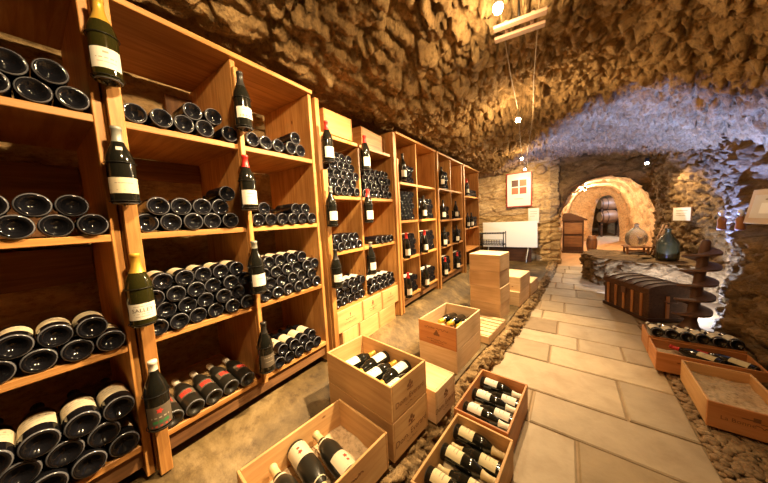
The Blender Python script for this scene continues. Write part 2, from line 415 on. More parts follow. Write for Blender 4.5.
    def fw_(p):
        return chunk(p, (.22, .22, .13), .45, 91, .25, .5) * .085 + chunk(p, (.09, .09, .06), .4, 95, .3, .4) * .03 + fbm(p * 1.5, 3, 92) * .08 + fbm(p * 15, 4, 96) * .02
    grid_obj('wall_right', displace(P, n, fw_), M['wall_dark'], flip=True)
    # wall behind the camera
    xs = np.linspace(-.8, 3.2, 60); zs = np.linspace(-.05, 2.9, 50); X, Z = np.meshgrid(xs, zs, indexing='ij')
    P = np.stack([X, np.full_like(X, -1.65), Z], -1); n = np.zeros_like(P); n[..., 1] = 1
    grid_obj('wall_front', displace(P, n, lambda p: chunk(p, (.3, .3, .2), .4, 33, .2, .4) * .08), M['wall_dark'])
    # earth floor under and in front of the racks
    ys = np.linspace(-1.7, 7.6, 240); ss = np.linspace(0, 1, 46)
    Y, S = np.meshgrid(ys, ss, indexing='ij'); kx = kerb_x(Y) - .07; X = -.7 + S * (kx + .7)
    Zf = interp(X, [-.7, 0, .12, .3, 3], [.30, .285, .25, .14, .125]) * interp(Y, [4.2, 6.5], [1, .75])
    P = np.stack([X, Y, Zf], -1); n = np.zeros_like(P); n[..., 2] = 1
    lo = (X > .2)
    def fe(p):
        r = fbm(p * 2.5, 3, 14) * .012 + fbm(p * 11, 3, 15) * .006
        return np.where(p[:, 0] > .18, np.minimum(r, 0), r)
    grid_obj('floor_earth', displace(P, n, fe), M['earth'])
    # rubble kerb between earth floor and path
    ys = np.concatenate([np.linspace(-1.6, .5, 60), np.linspace(.51, 3.5, 300), np.linspace(3.52, 7.5, 190)])
    prof_x = np.array([-.20, -.17, -.14, -.115, -.09, -.065, -.04, -.02, -.005, .005, .012, .018, .023, .028, .033, .04]); prof_z = np.array([.09, .112, .118, .121, .122, .122, .120, .116, .108, .094, .078, .061, .044, .026, .008, -.03])
    P = np.zeros((len(ys), len(prof_x), 3)); P[..., 0] = kerb_x(ys)[:, None] + prof_x[None]; P[..., 1] = ys[:, None]; P[..., 2] = prof_z[None] * interp(ys, [4.2, 6.5], [1, .85])[:, None]
    n = np.zeros_like(P); n[..., 0] = np.clip((prof_x + .07) * 12, 0, 1)[None]; n[..., 2] = np.where(prof_x < -.10, .0, .30)[None]
    grid_obj('trim_1', displace(P, n, lambda p: np.minimum(chunk(p, (.055, .07, .045), .35, 24, .25, .7) - .62, .12) * .085), M['kerb'])
    # flagged path
    sub = MB()
    V, F, T = [], [], []
    rows = [-1.4, -1.0, -.6, -.25, .1, .45, .85, 1.26, 1.74, 2.09, 2.56, 2.92, 3.22, 3.62, 3.95, 4.4, 4.75, 5.2, 5.6, 6.05, 6.5, 6.95, 7.4]
    rr = random.Random(5)
    def left(y): return float(kerb_x(y)) + .01
    def right(y): return float(interp(y, [-1.6, 2, 3.9, 4.6, 5.4, 6.4, 7.6], [2.10, 2.13, 2.22, 2.24, 2.5, 2.6, 2.6]))
    tones = [(.50, .37, .22), (.42, .30, .165), (.54, .41, .26), (.37, .25, .13), (.49, .37, .235), (.56, .43, .28)]
    spl = {7: [1.54], 8: [1.30], 9: [1.83], 10: [1.39], 11: [1.62, 1.95], 6: [1.28, 1.75], 12: [1.45]}
    for i in range(len(rows) - 1):
        y0, y1 = rows[i], rows[i + 1]; sl = lambda x: -.055 * (x - 1.5)
        cuts = [None] + (spl.get(i) or sorted(rr.uniform(.25, .75) * .9 + 1.0 + rr.uniform(-.1, .1) for _ in range(rr.choice([1, 1, 2])))) + [None]
        g = .006
        for j in range(len(cuts) - 1):
            bl0 = left(y0) if cuts[j] is None else cuts[j]; bl1 = left(y1) if cuts[j] is None else cuts[j] + .01
            br0 = right(y0) if cuts[j + 1] is None else cuts[j + 1]; br1 = right(y1) if cuts[j + 1] is None else cuts[j + 1] + .01
            if br0 - bl0 < .1: continue
            tz = rr.uniform(-.003, .003); col = rr.choice(tones); kk = rr.uniform(.60, .84); col = tuple(c * kk for c in col)
            top = [(bl0 + g, y0 + g + sl(bl0)), (br0 - g, y0 + g + sl(br0)), (br1 - g, y1 - g + sl(br1)), (bl1 + g, y1 - g + sl(bl1))]
            cx_, cy_ = sum(p[0] for p in top) / 4, sum(p[1] for p in top) / 4
            b = len(V)
            for ins, z in ((0, -.04), (0, -.007 + tz), (.008, tz)):
                for (x, y) in top:
                    V.append((x + (ins if x < cx_ else -ins), y + (ins if y < cy_ else -ins), z))
            fs = [[b + 8, b + 9, b + 10, b + 11]]
            for l in (0, 4):
                for q in range(4): fs.append([b + l + q, b + l + (q + 1) % 4, b + l + 4 + (q + 1) % 4, b + l + 4 + q])
            F += fs; T += [col] * len(fs)
    b = len(V); V += [(.4, -1.7, -.012), (2.75, -1.7, -.012), (3.5, 7.9, -.012), (.9, 7.9, -.012)]; F.append([b, b + 1, b + 2, b + 3]); T.append((.26, .17, .085))
    # the smooth floor of the tunnel, continuing the path
    b = len(V); V += [(1.2, 7.38, -.002), (3.6, 7.38, -.002), (4.8, 17.9, -.002), (1.2, 17.9, -.002)]; F.append([b, b + 1, b + 2, b + 3]); T.append((.52, .33, .17))
    me = bpy.data.meshes.new('floor'); me.from_pydata(V, [], F); me.materials.append(M['flag'])
    ca = me.color_attributes.new('tone', 'FLOAT_COLOR', 'CORNER')
    data = []
    for p in me.polygons: data += [(*T[p.index], 1)] * p.loop_total
    ca.data.foreach_set('color', [c for t in data for c in t]); me.update()
    fo = bpy.data.objects.new('floor', me); link(fo); fo['kind'] = 'structure'
    # gravel bed along the right wall
    bm = bmesh.new(); rg = random.Random(3); proto = []
    for k in range(5):
        t = bmesh.new(); bmesh.ops.create_icosphere(t, subdivisions=2, radius=1)
        ph = [rg.uniform(0, 6) for _ in range(6)]
        pv = [v.co * (1 + .13 * math.sin(3 * v.co.x + ph[0]) + .11 * math.sin(2.6 * v.co.y + ph[1]) + .1 * math.sin(3.4 * v.co.z + ph[2])) for v in t.verts]
        proto.append((pv, [[v.index for v in f.verts] for f in t.faces])); t.free()
    V, F = [], []
    def stone(x, y, z, a, bq, c, rz, tx):
        pv, pf = rg.choice(proto); Xm = Matrix.Translation((x, y, z)) @ Matrix.Rotation(rz, 4, 'Z') @ Matrix.Rotation(tx, 4, 'X') @ Matrix.Diagonal((a, bq, c, 1))
        b = len(V); V.extend(tuple(Xm @ p) for p in pv); F.extend([b + i for i in f] for f in pf)
    for _ in range(4200):
        y = rg.uniform(.6, 4.0); x0 = right(y) + .01; x = rg.uniform(x0, 2.74)
        s = rg.uniform(.011, .027)
        stone(x, y, rg.uniform(-.006, .010), s * rg.uniform(1, 1.5), s * rg.uniform(.8, 1.1), s * rg.uniform(.45, .7), rg.uniform(0, 6), rg.uniform(-.25, .25))
    me = bpy.data.meshes.new('gravel'); me.from_pydata(V, [], F); me.materials.append(M['pebble']); me.polygons.foreach_set('use_smooth', [True] * len(me.polygons)); me.update()
    go = bpy.data.objects.new('gravel', me); link(go); tag(go, 'loose brown pebbles along the edge of the flagged path', 'gravel', kind='stuff')
    # stone ledge under the demijohns
    s = np.linspace(0, 1, 120)
    lx = interp(s, [0, .16, .36, .6, 1], [2.02, 1.90, 2.04, 2.45, 3.5]); ly = interp(s, [0, .16, .36, .6, 1], [6.9, 6.35, 5.75, 5.42, 5.22])
    prof = [(.0, -.03), (.0, .1), (.0, .2), (.0, .3), (.0, .38), (.01, .44), (.03, .475), (.08, .485), (.2, .485), (.4, .485), (.7, .485), (1.2, .485)]
    P = np.zeros((120, len(prof), 3)); tx = np.gradient(lx); ty = np.gradient(ly); ln = np.hypot(tx, ty); nx, ny = -ty / ln, tx / ln   # inward (left of travel)
    inw = np.stack([-nx, -ny], -1); inw = np.where((inw[:, 1:2] * 1 + inw[:, 0:1] * .6) > 0, inw, -inw)
    for j, (d, z) in enumerate(prof):
        P[:, j, 0] = lx + inw[:, 0] * d * np.where(d > .1, .9, 1); P[:, j, 1] = ly + inw[:, 1] * d; P[:, j, 2] = z
    dense = []
    for j in range(len(prof) - 1):
        for t in np.linspace(0, 1, 5)[:-1]: dense.append(P[:, j] * (1 - t) + P[:, j + 1] * t)
    dense.append(P[:, -1]); P = np.stack(dense, 1)
    n = np.zeros_like(P); n[..., 0] = -inw[:, 0:1]; n[..., 1] = -inw[:, 1:2]; flat = P[..., 2] > .48; n[flat] = (0, 0, 1)
    def fl(p):
        top = p[:, 2] > .48
        return np.where(top, np.minimum(fbm(p * 8, 3, 6) * .01, 0), chunk(p, (.16, .16, .09), .4, 45, .2, .5) * .08 + fbm(p * 9, 3, 7) * .02)
    grid_obj('wall_ledge', displace(P, n, fl), M['wall_dark'])
build_setting()

# ------------------------------------------------------------------ bottles
def prof_burgundy(r=.0405, h=.292):
    k = r / .0405; q = h / .292
    return [(0, .022 * q), (.010 * k, .020), (.021 * k, .010), (.027 * k, .003), (.031 * k, .0), (.036 * k, .0005), (.0395 * k, .004), (r, .009),
            (r, .155 * q), (.0395 * k, .168 * q), (.036 * k, .184 * q), (.029 * k, .204 * q), (.0215 * k, .222 * q), (.0165 * k, .238 * q), (.0148 * k, .252 * q),
            (.0142 * k, .278 * q), (.0158 * k, .279 * q), (.0158 * k, .288 * q), (.0145 * k, .292 * q), (0, .292 * q)]
def prof_bordeaux(r=.0375, h=.292):
    k = r / .0375; q = h / .292
    return [(0, .020 * q), (.010 * k, .018), (.020 * k, .009), (.026 * k, .003), (.030 * k, .0), (.034 * k, .0005), (.0365 * k, .004), (r, .008),
            (r, .182 * q), (.0365 * k, .192 * q), (.032 * k, .203 * q), (.024 * k, .212 * q), (.0175 * k, .220 * q), (.0150 * k, .230 * q),
            (.0138 * k, .278 * q), (.0155 * k, .279 * q), (.0155 * k, .288 * q), (.0143 * k, .292 * q), (0, .292 * q)]
def radius_at(prof, z, after=7):
    for i in range(after, len(prof) - 1):
        if prof[i][1] <= z <= prof[i + 1][1]:
            t = (z - prof[i][1]) / max(1e-9, prof[i + 1][1] - prof[i][1]); return prof[i][0] * (1 - t) + prof[i + 1][0] * t
    return prof[after][0]
def bottle_mesh(name, prof, glass, seg):
    m = MB(); m.lathe(prof, seg, mats=[1 if i in (5,) else 0 for i in range(len(prof) - 1)]); return m.mesh(name, [glass, M['rim_highlight']])
def capsule_mesh(prof, mat, seg, z0f=.78):
    h = prof[-1][1]; z0 = h * z0f; e = .0006
    pts = [(radius_at(prof, z0) + e, z0)] + [(r + e, z) for r, z in prof[8:-1] if z > z0] + [(0, h + e)]
    m = MB(); m.lathe(pts, seg); return m.mesh('capsule', mat)
def label_mesh(r, z0, z1, arc, mats, lines=(), texts=(), seg=12, emblem=None):
    """curved paper label centred on angle 0 (+x); ink marks are part of the label"""
    m = MB(); R = r + .0007
    m.lathe([(R, z0), (R, z1)], seg, 0, arc=arc, a0=-arc / 2)
    R2 = R + .0004
    for (a0, a1, l0, l1, k) in lines: m.lathe([(R2, z0 + (z1 - z0) * l0), (R2, z0 + (z1 - z0) * l1)], 4, k, arc=(a1 - a0) * arc, a0=a0 * arc)
    for (txt, size, zf, k) in texts:
        V, F = text_geo(txt, size)
        m.add([(R2 * math.cos(x / R2), R2 * math.sin(x / R2), z0 + (z1 - z0) * zf + y) for x, y, z in V], F, None, k)
    if emblem:
        zf, s, k = emblem
        pts = [(s * (1 if i % 2 == 0 else .55) * math.cos(i * PI / 5), s * (1 if i % 2 == 0 else .55) * math.sin(i * PI / 5)) for i in range(10)]
        m.add([(R2 * math.cos(x / R2), R2 * math.sin(x / R2), z0 + (z1 - z0) * zf + y) for x, y in pts], [list(range(10))], None, k)
    return m.mesh('label', mats)

class Kind:
    """one sort of bottle: shared meshes for body, capsule and label"""
    def __init__(s, prof, glass, cap=None, label=None, seg=22, capz=.78, neck=None):
        s.prof = prof; s.r = prof[7][0]; s.h = prof[-1][1]
        s.body = bottle_mesh('wine_bottle', prof, glass, seg)
        s.cap = capsule_mesh(prof, cap, max(10, seg // 2), capz) if cap else None
        s.label = label; s.neck = neck
    def make(s, X, label, group=None, parts=True):
        o = bpy.data.objects.new('wine_bottle', s.body); link(o); o.matrix_world = X
        tag(o, label, 'wine bottle', group)
        if parts:
            for nm, me in (('label', s.label), ('capsule', s.cap), ('neck_label', s.neck)):
                if me: link(bpy.data.objects.new(nm, me), o)
        return o
PLAIN_LINES = [(-.28, .28, .68, .76, 1), (-.22, .22, .5, .54, 1), (-.25, .25, .3, .33, 1)]
bg = prof_burgundy(); bx = prof_bordeaux()
K = {}
K['burg'] = Kind(bg, M['glass_blue'])
K['burg_label'] = Kind(bg, M['glass_blue'], M['cap_black'], label_mesh(.0405, .05, .125, 2.6, [M['paper'], M['ink_grey']], PLAIN_LINES))
K['bord_label'] = Kind(bx, M['glass_blue'], M['cap_black'], label_mesh(.0375, .055, .14, 2.6, [M['paper'], M['ink_grey']], PLAIN_LINES))
K['bord'] = Kind(bx, M['glass_blue'])
K['bord_far'] = Kind(bx, M['glass_blue'], seg=14)
K['bord_far_label'] = Kind(bx, M['glass_blue'], None, label_mesh(.0375, .055, .14, 2.6, [M['paper_white']]), seg=14)
K['red_seal'] = Kind(bg, M['glass_dust'], M['cap_white'], label_mesh(.0405, .07, .125, 2.0, [M['ink'], M['red_ink']], [(-.3, .3, .2, .8, 1)]))
mg = prof_burgundy(.046, .33)
K['magnum'] = Kind(mg, M['glass_blue'], M['cap_black'], label_mesh(.046, .055, .15, 2.7, [M['paper'], M['ink_grey']], PLAIN_LINES))

def lying(y, z, x=0.012, roll=0.0, yawj=0.0, pitch=0.0):
    """bottle on its side in the rack: base towards +x, neck towards the wall"""
    return Matrix.Translation((x, y, z)) @ Matrix.Rotation(yawj, 4, 'Z') @ Matrix.Rotation(-PI / 2 + pitch, 4, 'Y') @ Matrix.Rotation(roll, 4, 'Z')
ORD = ['first', 'second', 'third', 'fourth', 'fifth', 'sixth', 'seventh', 'eighth', 'ninth']
ROWN = ['bottom', 'second', 'third', 'fourth', 'fifth', 'sixth']
n_bottle = [0]
def stack(bay, level, kind, y0, shelf_z, rows, spacing=None, x=.012, look='dark bottle', tilt=0.0):
    k = K[kind]; sp = spacing or (2 * k.r + .0025); rise = math.sqrt((2 * k.r + .0012) ** 2 - (sp / 2) ** 2) if sp < 4 * k.r else 2 * k.r + .001
    rg = random.Random(hash((bay, level)) & 0xffff if False else len(bay) * 31 + len(level) * 7 + int(y0 * 100))
    for i, slots in enumerate(rows):
        for j, s in enumerate(slots):
            y = y0 + (s + .5 * (i % 2)) * sp; z = shelf_z + k.r + .0012 + i * rise
            rown = ROWN[i] if len(rows) > 1 else 'only'
            lab = f"{look}, {ORD[j]} from left, {rown} row, {level}, {bay}"
            k.make(lying(y, z, x + rg.uniform(-.012, .008), rg.uniform(-.35, .35), 0, tilt), lab, f"bottles on the {level} of the {bay}")
            n_bottle[0] += 1

# ------------------------------------------------------------------ racks
SX = (-.56, 0.0)
def rack(name, label, ya, yb, cols, tops, base_z, top_z, top_board=True, posts=(), holders=(), plank=(), bottom=None):
    """ya..yb outer panel faces, cols: list of (y0,y1) clear bays, tops: list per bay of shelf top heights"""
    t = thing(name, label, 'wine rack', ((SX[0] + SX[1]) / 2, (ya + yb) / 2, base_z))
    ox, oy, oz = t.location
    def B(nm, *b, mat='pine', **k):
        return boxpart(nm, M[mat], t, b[0] - ox, b[1] - ox, b[2] - oy, b[3] - oy, b[4] - oz, b[5] - oz, **k)
    edges = [ya] + [c for b in cols for c in b] + [yb]
    lo = min(min(z) for z in tops) - .045
    # side panels and dividers
    B('side_panel', SX[0], SX[1], ya, cols[0][0], base_z, top_z)
    for i in range(len(cols) - 1): B('divider', SX[0], SX[1] - .004, cols[i][1], cols[i + 1][0], lo, (top_z if top_board else max(tops[0]) - .03) - .004)
    B('side_panel', SX[0], SX[1], cols[-1][1], yb, base_z, top_z)
    for (c0, c1), zs in zip(cols, tops):
        for z in zs: B('shelf', SX[0], SX[1] - .002, c0, c1, z - .028, z)
    if top_board: B('top_board', SX[0], SX[1] + .02, ya, yb, top_z, top_z + .025)
    if bottom is not None: B('plinth_beam', SX[1] - .07, SX[1] - .02, cols[0][0], cols[-1][1], bottom - .11, bottom - .03, mat='old_wood')
    for (y0, y1, z0, z1) in posts: B('post_strip', SX[1] + .001, SX[1] + .026, y0, y1, z0, z1)
    for (y0, y1, z0, z1) in plank: B('back_panel', SX[0], SX[0] + .018, y0, y1, z0, z1, mat='old_wood')
    return t
def wire_holder(rk, y, zb, k, x=.073):
    """iron ring and foot loop that carry one display bottle"""
    o = rk.location; m = MB(); r = k.r + .004; zs = zb + k.h * .53
    for z, rr in ((zs, r), (zb + .012, r)):
        m.tube([(x + rr * math.cos(a) - o.x, y + rr * math.sin(a) - o.y, z - o.z) for a in np.linspace(0, 2 * PI, 20, endpoint=False)], .0016, 5, closed=True)
    for z in (zs, zb + .012): m.tube([(x - r - o.x, y - o.y, z - o.z), (.024 - o.x, y - o.y, z - o.z)], .002, 5)
    m.tube([(x - .03 - o.x, y - o.y, zb - .0022 - o.z), (x + .03 - o.x, y - o.y, zb - .0022 - o.z)], .0018, 5)
    m.tube([(x + r - o.x, y - o.y, zb + .012 - o.z), (x + .03 - o.x, y - o.y, zb - .002 - o.z)], .0014, 5)
    m.tube([(x - r - o.x, y - o.y, zb + .012 - o.z), (x - .03 - o.x, y - o.y, zb - .002 - o.z)], .0014, 5)
    m.tube([(.026 - o.x, y - o.y, zb - o.z), (.026 - o.x, y - o.y, zs - o.z)], .002, 5)
    m.build('wire_holder', M['iron'], rk)
def display(rk, y, zb, kind, label, group='display bottles on the rack posts', x=.073, face=-.12):
    k = K[kind]; wire_holder(rk, y, zb, k, x)
    k.make(Matrix.Translation((x, y, zb)) @ Matrix.Rotation(face, 4, 'Z'), label, group)
    n_bottle[0] += 1

S1, S2, S3, S4, TOP = 1.812, 1.355, .898, .452, 2.262
rk0 = rack('wine_rack', 'pine wine rack cut off by the left edge of the photo', -.34, .222, [(-.315, .195)], [(S1, S2, S3, S4)], .30, TOP, posts=[], plank=[(-.31, .19, 1.36, 1.70), (-.31, .19, 1.12, 1.3)], bottom=S4)
rk1 = rack('wine_rack', 'tall pine wine rack of two bays nearest the camera', .228, 1.258, [(.253, .722), (.748, 1.232)], [(S1, S2, S3, S4)] * 2, .30, TOP,
           posts=[(.233, .277, .285, TOP - .002), (.722, .746, S4 - .03, TOP - .05)], plank=[(.58, .72, 1.82, 2.2), (.26, .72, 1.66, 1.78), (1.02, 1.1, 1.83, 2.2)], bottom=S4)
rk2 = rack('wine_rack', 'pine wine rack with crates on top and crates stored below', 1.292, 2.335, [(1.33, 1.745), (1.765, 2.285)], [(2.03, 1.565, 1.115, .66)] * 2, .27, 2.262, top_board=False,
           posts=[(1.30, 1.345, .30, 1.75), (2.29, 2.335, .28, 2.262)], bottom=None)
rk3 = rack('wine_rack', 'pine wine rack of two bays, third along the wall', 2.365, 3.44, [(2.39, 2.85), (2.87, 3.41)], [(1.765, 1.33, .895, .44)] * 2, .26, 2.262, posts=[(2.35, 2.385, .28, 2.0)], bottom=.44)
rk4 = rack('wine_rack', 'pine wine rack of two bays, fourth along the wall', 3.47, 4.66, [(3.50, 4.06), (4.08, 4.63)], [(1.775, 1.30, .89, .435)] * 2, .24, 2.262, posts=[(3.455, 3.50, .26, 2.262)], bottom=.435)
rk5 = rack('wine_rack', 'narrow far pine rack end panel beside the wire trolley', 4.70, 5.82, [(4.73, 5.79)], [(1.72, 1.10, .66)], .22, 2.262, posts=[(4.68, 4.73, .24, 2.262)])

# display bottles on the near posts
def strip_lines(n, k=1): return [(-.3 + .04 * (i % 2), .3 - .05 * (i % 3), .8 - i * .6 / n, .83 - i * .6 / n, k) for i in range(n)]
K['d_gold'] = Kind(bg, M['glass_olive'], M['cap_gold'], label_mesh(.0405, .035, .105, 2.3, [M['paper_white'], M['ink_grey']], [(-.08, .08, .72, .82, 1), (-.3, .3, .47, .52, 1), (-.27, .27, .28, .31, 1)]), seg=32, capz=.70)
K['d_grey'] = Kind(bg, M['glass_dark'], M['cap_grey'], label_mesh(.0405, .04, .098, 2.5, [M['paper'], M['ink_grey']], [(-.25, .25, .62, .68, 1), (-.4, .4, .18, .22, 1)]), seg=32, capz=.80,
                   neck=label_mesh(.0295, .195, .212, .6, [M['paper_white']]))
K['d_valley'] = Kind(bg, M['glass_olive'], M['cap_gold'], label_mesh(.0405, .032, .095, 2.4, [M['paper_white'], M['ink'], M['ink_grey']], [(-.28, .28, .82, .85, 2), (-.3, .3, .34, .37, 2), (-.24, .24, .18, .21, 2)], [('SALLEY', .021, .58, 1)]), seg=32, capz=.74)
K['d_red'] = Kind(bg, M['glass_dark'], M['cap_white'], label_mesh(.0405, .02, .11, 2.3, [M['ink'], M['red_ink'], M['green_ink'], M['ink_grey']], [(-.32, .32, .44, .50, 3), (-.28, .28, .20, .33, 2), (-.34, .34, .04, .10, 1)], emblem=(.78, .013, 1)), seg=32, capz=.86)
K['d_dark'] = Kind(bg, M['glass_dark'], M['cap_black'], label_mesh(.0405, .05, .105, 2.3, [M['paper_white'], M['ink_grey']], [(-.3, .3, .1, .3, 1), (-.2, .2, .7, .76, 1)]), seg=28, capz=.74)
K['d_redcap'] = Kind(bg, M['glass_dark'], M['cap_red'], label_mesh(.0405, .03, .105, 2.3, [M['paper_white'], M['ink_grey']], [(-.2, .2, .72, .77, 1), (-.26, .26, .5, .53, 1)]), seg=28, capz=.78)
K['d_sq'] = Kind(bg, M['glass_dark'], M['cap_grey'], label_mesh(.0405, .045, .11, 2.0, [M['paper_white'], M['ink_grey']], [(-.2, .2, .6, .64, 1)]), seg=28, capz=.86)
K['d_bare'] = Kind(bg, M['glass_dark'], M['cap_black'], label_mesh(.0405, .04, .11, 2.2, [M['ink'], M['ink_grey']], [(-.3, .3, .75, .8, 1), (-.25, .25, .4, .44, 1)]), seg=28)
K['d_far'] = Kind(bg, M['glass_dark'], M['cap_black'], label_mesh(.0405, .04, .11, 2.2, [M['paper_white']]), seg=16)
K['d_far_red'] = Kind(bg, M['glass_dark'], M['cap_red'], label_mesh(.0405, .04, .11, 2.2, [M['paper_white']]), seg=16)
display(rk1, .238, 1.918, 'd_gold', 'upright bottle with yellow capsule, topmost on the nearest rack post')
display(rk1, .238, 1.468, 'd_grey', 'upright bottle with grey capsule on the nearest post, second from top')
display(rk1, .240, .984, 'd_valley', 'upright olive white-wine bottle with gold capsule and white label, nearest post')
display(rk1, .247, .535, 'd_red', 'upright dark bottle with white capsule and red emblem at foot of nearest post')
display(rk1, .728, 1.872, 'd_dark', 'upright black-capped bottle high on the divider between the two near bays')
display(rk1, .712, 1.445, 'd_redcap', 'upright red-capped bottle on the divider between the two near bays')
display(rk1, .716, .985, 'd_sq', 'upright grey-capped bottle with square white label between the two near bays')
display(rk1, .722, .520, 'd_bare', 'upright bottle with dark label on bottom shelf between the two near bays')
display(rk2, 1.318, 1.79, 'd_redcap', 'upright red-capped bottle high on the left post of crate-topped rack')
display(rk2, 1.312, 1.325, 'd_sq', 'upright grey-capped bottle midway up the left post of crate-topped rack')
display(rk2, 1.318, .86, 'd_dark', 'upright bottle with white label low on left post of crate-topped rack')
display(rk2, 1.752, 1.79, 'd_redcap', 'upright red-capped bottle on the divider under the crate-topped shelf')
display(rk2, 1.752, 1.335, 'd_redcap', 'upright red-capped bottle on middle divider of crate-topped rack, middle height')
display(rk2, 1.752, .87, 'd_sq', 'upright bottle with square label on divider above the stored crates')

# stacked bottles
LB, B1, B2, C1, C2 = 'leftmost bay', 'first whole bay', 'second whole bay', 'left bay of crate-topped rack', 'right bay of crate-topped rack'
T_, U_, L_, F_ = 'top shelf', 'second shelf down', 'third shelf down', 'bottom shelf'
stack(LB, T_, 'burg', -.182, S1, [[0, 1, 2, 3, 4], [0, 1, 2, 3]])
stack(LB, U_, 'burg', -.182, S2, [[0, 1, 2, 3, 4], [0, 1, 2, 3]])
stack(LB, L_, 'burg_label', -.182, S3, [[0, 1, 2, 3, 4], [1, 2, 3]], look='cream-labelled bottle')
stack(LB, F_, 'magnum', -.232, S4, [[0, 1, 2, 3, 4], [0, 1, 2, 3], [1, 2, 3, 4]], look='cream-labelled large bottle')
stack(B1, T_, 'burg', .315, S1, [[0, 1, 2, 3, 4.35], [2, 3.05, ]])
stack(B1, U_, 'burg', .305, S2, [[0, 1, 2, 3, 4], [0, 1, 2, 3], [4]])
stack(B1, L_, 'bord_label', .293, S3, [[0, 1, 2, 3, 4, 5], [0, 1, 2, 3, 4], [0, 1, 2, 3, 4, 5], [0, 1, 2, 3, 4]], look='labelled bottle')
stack(B1, F_, 'red_seal', .305, S4, [[0, 1, 2, 3, 4]], look='dusty white-capped bottle', spacing=.0835, tilt=.12)
slab = boxpart('stone_slab', M['wall'], None, -.44, -.19, .30, .68, S4 + .001, S4 + .052, bev=.012); tag(slab, 'pale stone slab under the bottle necks on the bottom shelf', 'slab')
stack(B2, T_, 'burg', .80, S1, [[0, 1, 2, 3, 4], [3]])
stack(B2, U_, 'bord', .79, S2, [[0, 1, 2, 3, 4, 5], [0, 3, 4]])
stack(B2, L_, 'bord_label', .793, S3, [[0, 1, 2, 3, 4, 5], [0, 1, 2, 3, 4], [0, 1, 2, 3, 4, 5], [0, 1, 2, 3]], look='labelled bottle')
stack(B2, F_, 'bord_label', .835, S4, [[0, 1, 2, 3, 4], [0, 1, 2, 3]], look='labelled bottle')
five = [[0, 1, 2, 3, 4], [0, 1, 2, 3], [0, 1, 2, 3, 4], [0, 1, 2, 3], [0, 1, 2, 3]]
stack(C1, T_, 'bord_far', 1.378, 1.565, [[0, 1, 2, 3, 4], [0, 1, 2, 3], [0, 1, 2, 3, 4], [0, 1, 2, 3], [1, 2, 3]])
stack(C2, T_, 'bord_far', 1.815, 1.565, [[0, 1, 2, 3, 4, 5], [0, 1, 2, 3, 4], [0, 1, 2, 3, 4, 5], [0, 1, 2, 3, 4]])
stack(C1, U_, 'bord_far', 1.378, 1.115, [[0, 1, 2, 3, 4], [0, 1, 2, 3]])
stack(C2, U_, 'bord_far', 1.97, 1.115, [[0, 1, 2, 3]])
stack(C1, L_, 'bord_far_label', 1.378, .66, [[0, 1, 2, 3, 4], [0, 1, 2, 3], [0, 1, 2, 3, 4]], look='labelled bottle')
stack(C2, L_, 'bord_far_label', 1.815, .66, [[0, 1, 2, 3, 4, 5], [0, 1, 2, 3, 4]], look='labelled bottle')

# display bottles of the far racks, then the rest of the far stacks as one
FAR = [(rk3, 2.44, 1.768, 'd_far', 'tall upright bottle standing at top left of the third rack'),
       (rk3, 2.45, .90, 'd_far_red', 'upright red-capped bottle in the left bay of the third rack, middle shelf'),
       (rk3, 2.92, 1.335, 'd_far', 'upright bottle with white label in right bay of third rack, second shelf'),
       (rk3, 2.92, .90, 'd_far_red', 'upright red-capped bottle in right bay of third rack, third shelf'),
       (rk3, 2.45, .445, 'd_far_red', 'upright red-capped bottle at bottom left of the third rack'),
       (rk3, 2.92, .445, 'd_far', 'upright bottle with white label at bottom right of the third rack'),
       (rk4, 3.56, 1.78, 'd_far', 'upright bottle at top left of the fourth rack'),
       (rk4, 3.58, 1.305, 'd_far', 'upright bottle in left bay of fourth rack, second shelf'),
       (rk4, 4.14, 1.305, 'd_far', 'upright bottle in right bay of fourth rack, second shelf'),
       (rk4, 3.60, .895, 'd_far', 'upright bottle in left bay of fourth rack, third shelf'),
       (rk4, 4.16, .895, 'd_far', 'upright bottle in right bay of fourth rack, third shelf'),
       (rk4, 3.60, .44, 'd_far_red', 'upright red-capped bottle at bottom left of the fourth rack'),
       (rk4, 4.16, .44, 'd_far_red', 'upright red-capped bottle at bottom right of the fourth rack'),
       (rk5, 4.80, 1.725, 'd_far_red', 'upright red-capped bottle on the top shelf of the far rack end'),
       (rk5, 4.80, 1.105, 'd_far', 'upright bottle on middle shelf of far rack, left of its pair'),
       (rk5, 5.05, 1.105, 'd_far', 'upright bottle on middle shelf of far rack, right of its pair')]
for (rk, y, z, kd, lb) in FAR:
    K[kd].make(Matrix.Translation((.043, y, z)) @ Matrix.Rotation(-.3, 4, 'Z'), lb, 'display bottles in the far racks'); n_bottle[0] += 1
far_mb = MB()
def far_stack(y0, y1, z, rows, labels=True, n0=None):
    r = .038; sp = .0775; rise = math.sqrt((2 * r + .001) ** 2 - (sp / 2) ** 2); n = int((y1 - y0) / sp)
    for i in range(rows):
        c = n - (i % 2)
        for j in range(c):
            X = lying(y0 + r + .004 + (j + .5 * (i % 2)) * sp, z + r + .001 + i * rise, -.012, 0)
            far_mb.lathe([(0, .02), (.02, .009), (.03, 0), (.0365, .004), (.0375, .008), (.0375, .182), (.0155, .225), (.0145, .29), (0, .29)], 10, 0, X)
            if labels: far_mb.lathe([(.0383, .055), (.0383, .14)], 5, 1, X, arc=2.5, a0=-1.25)
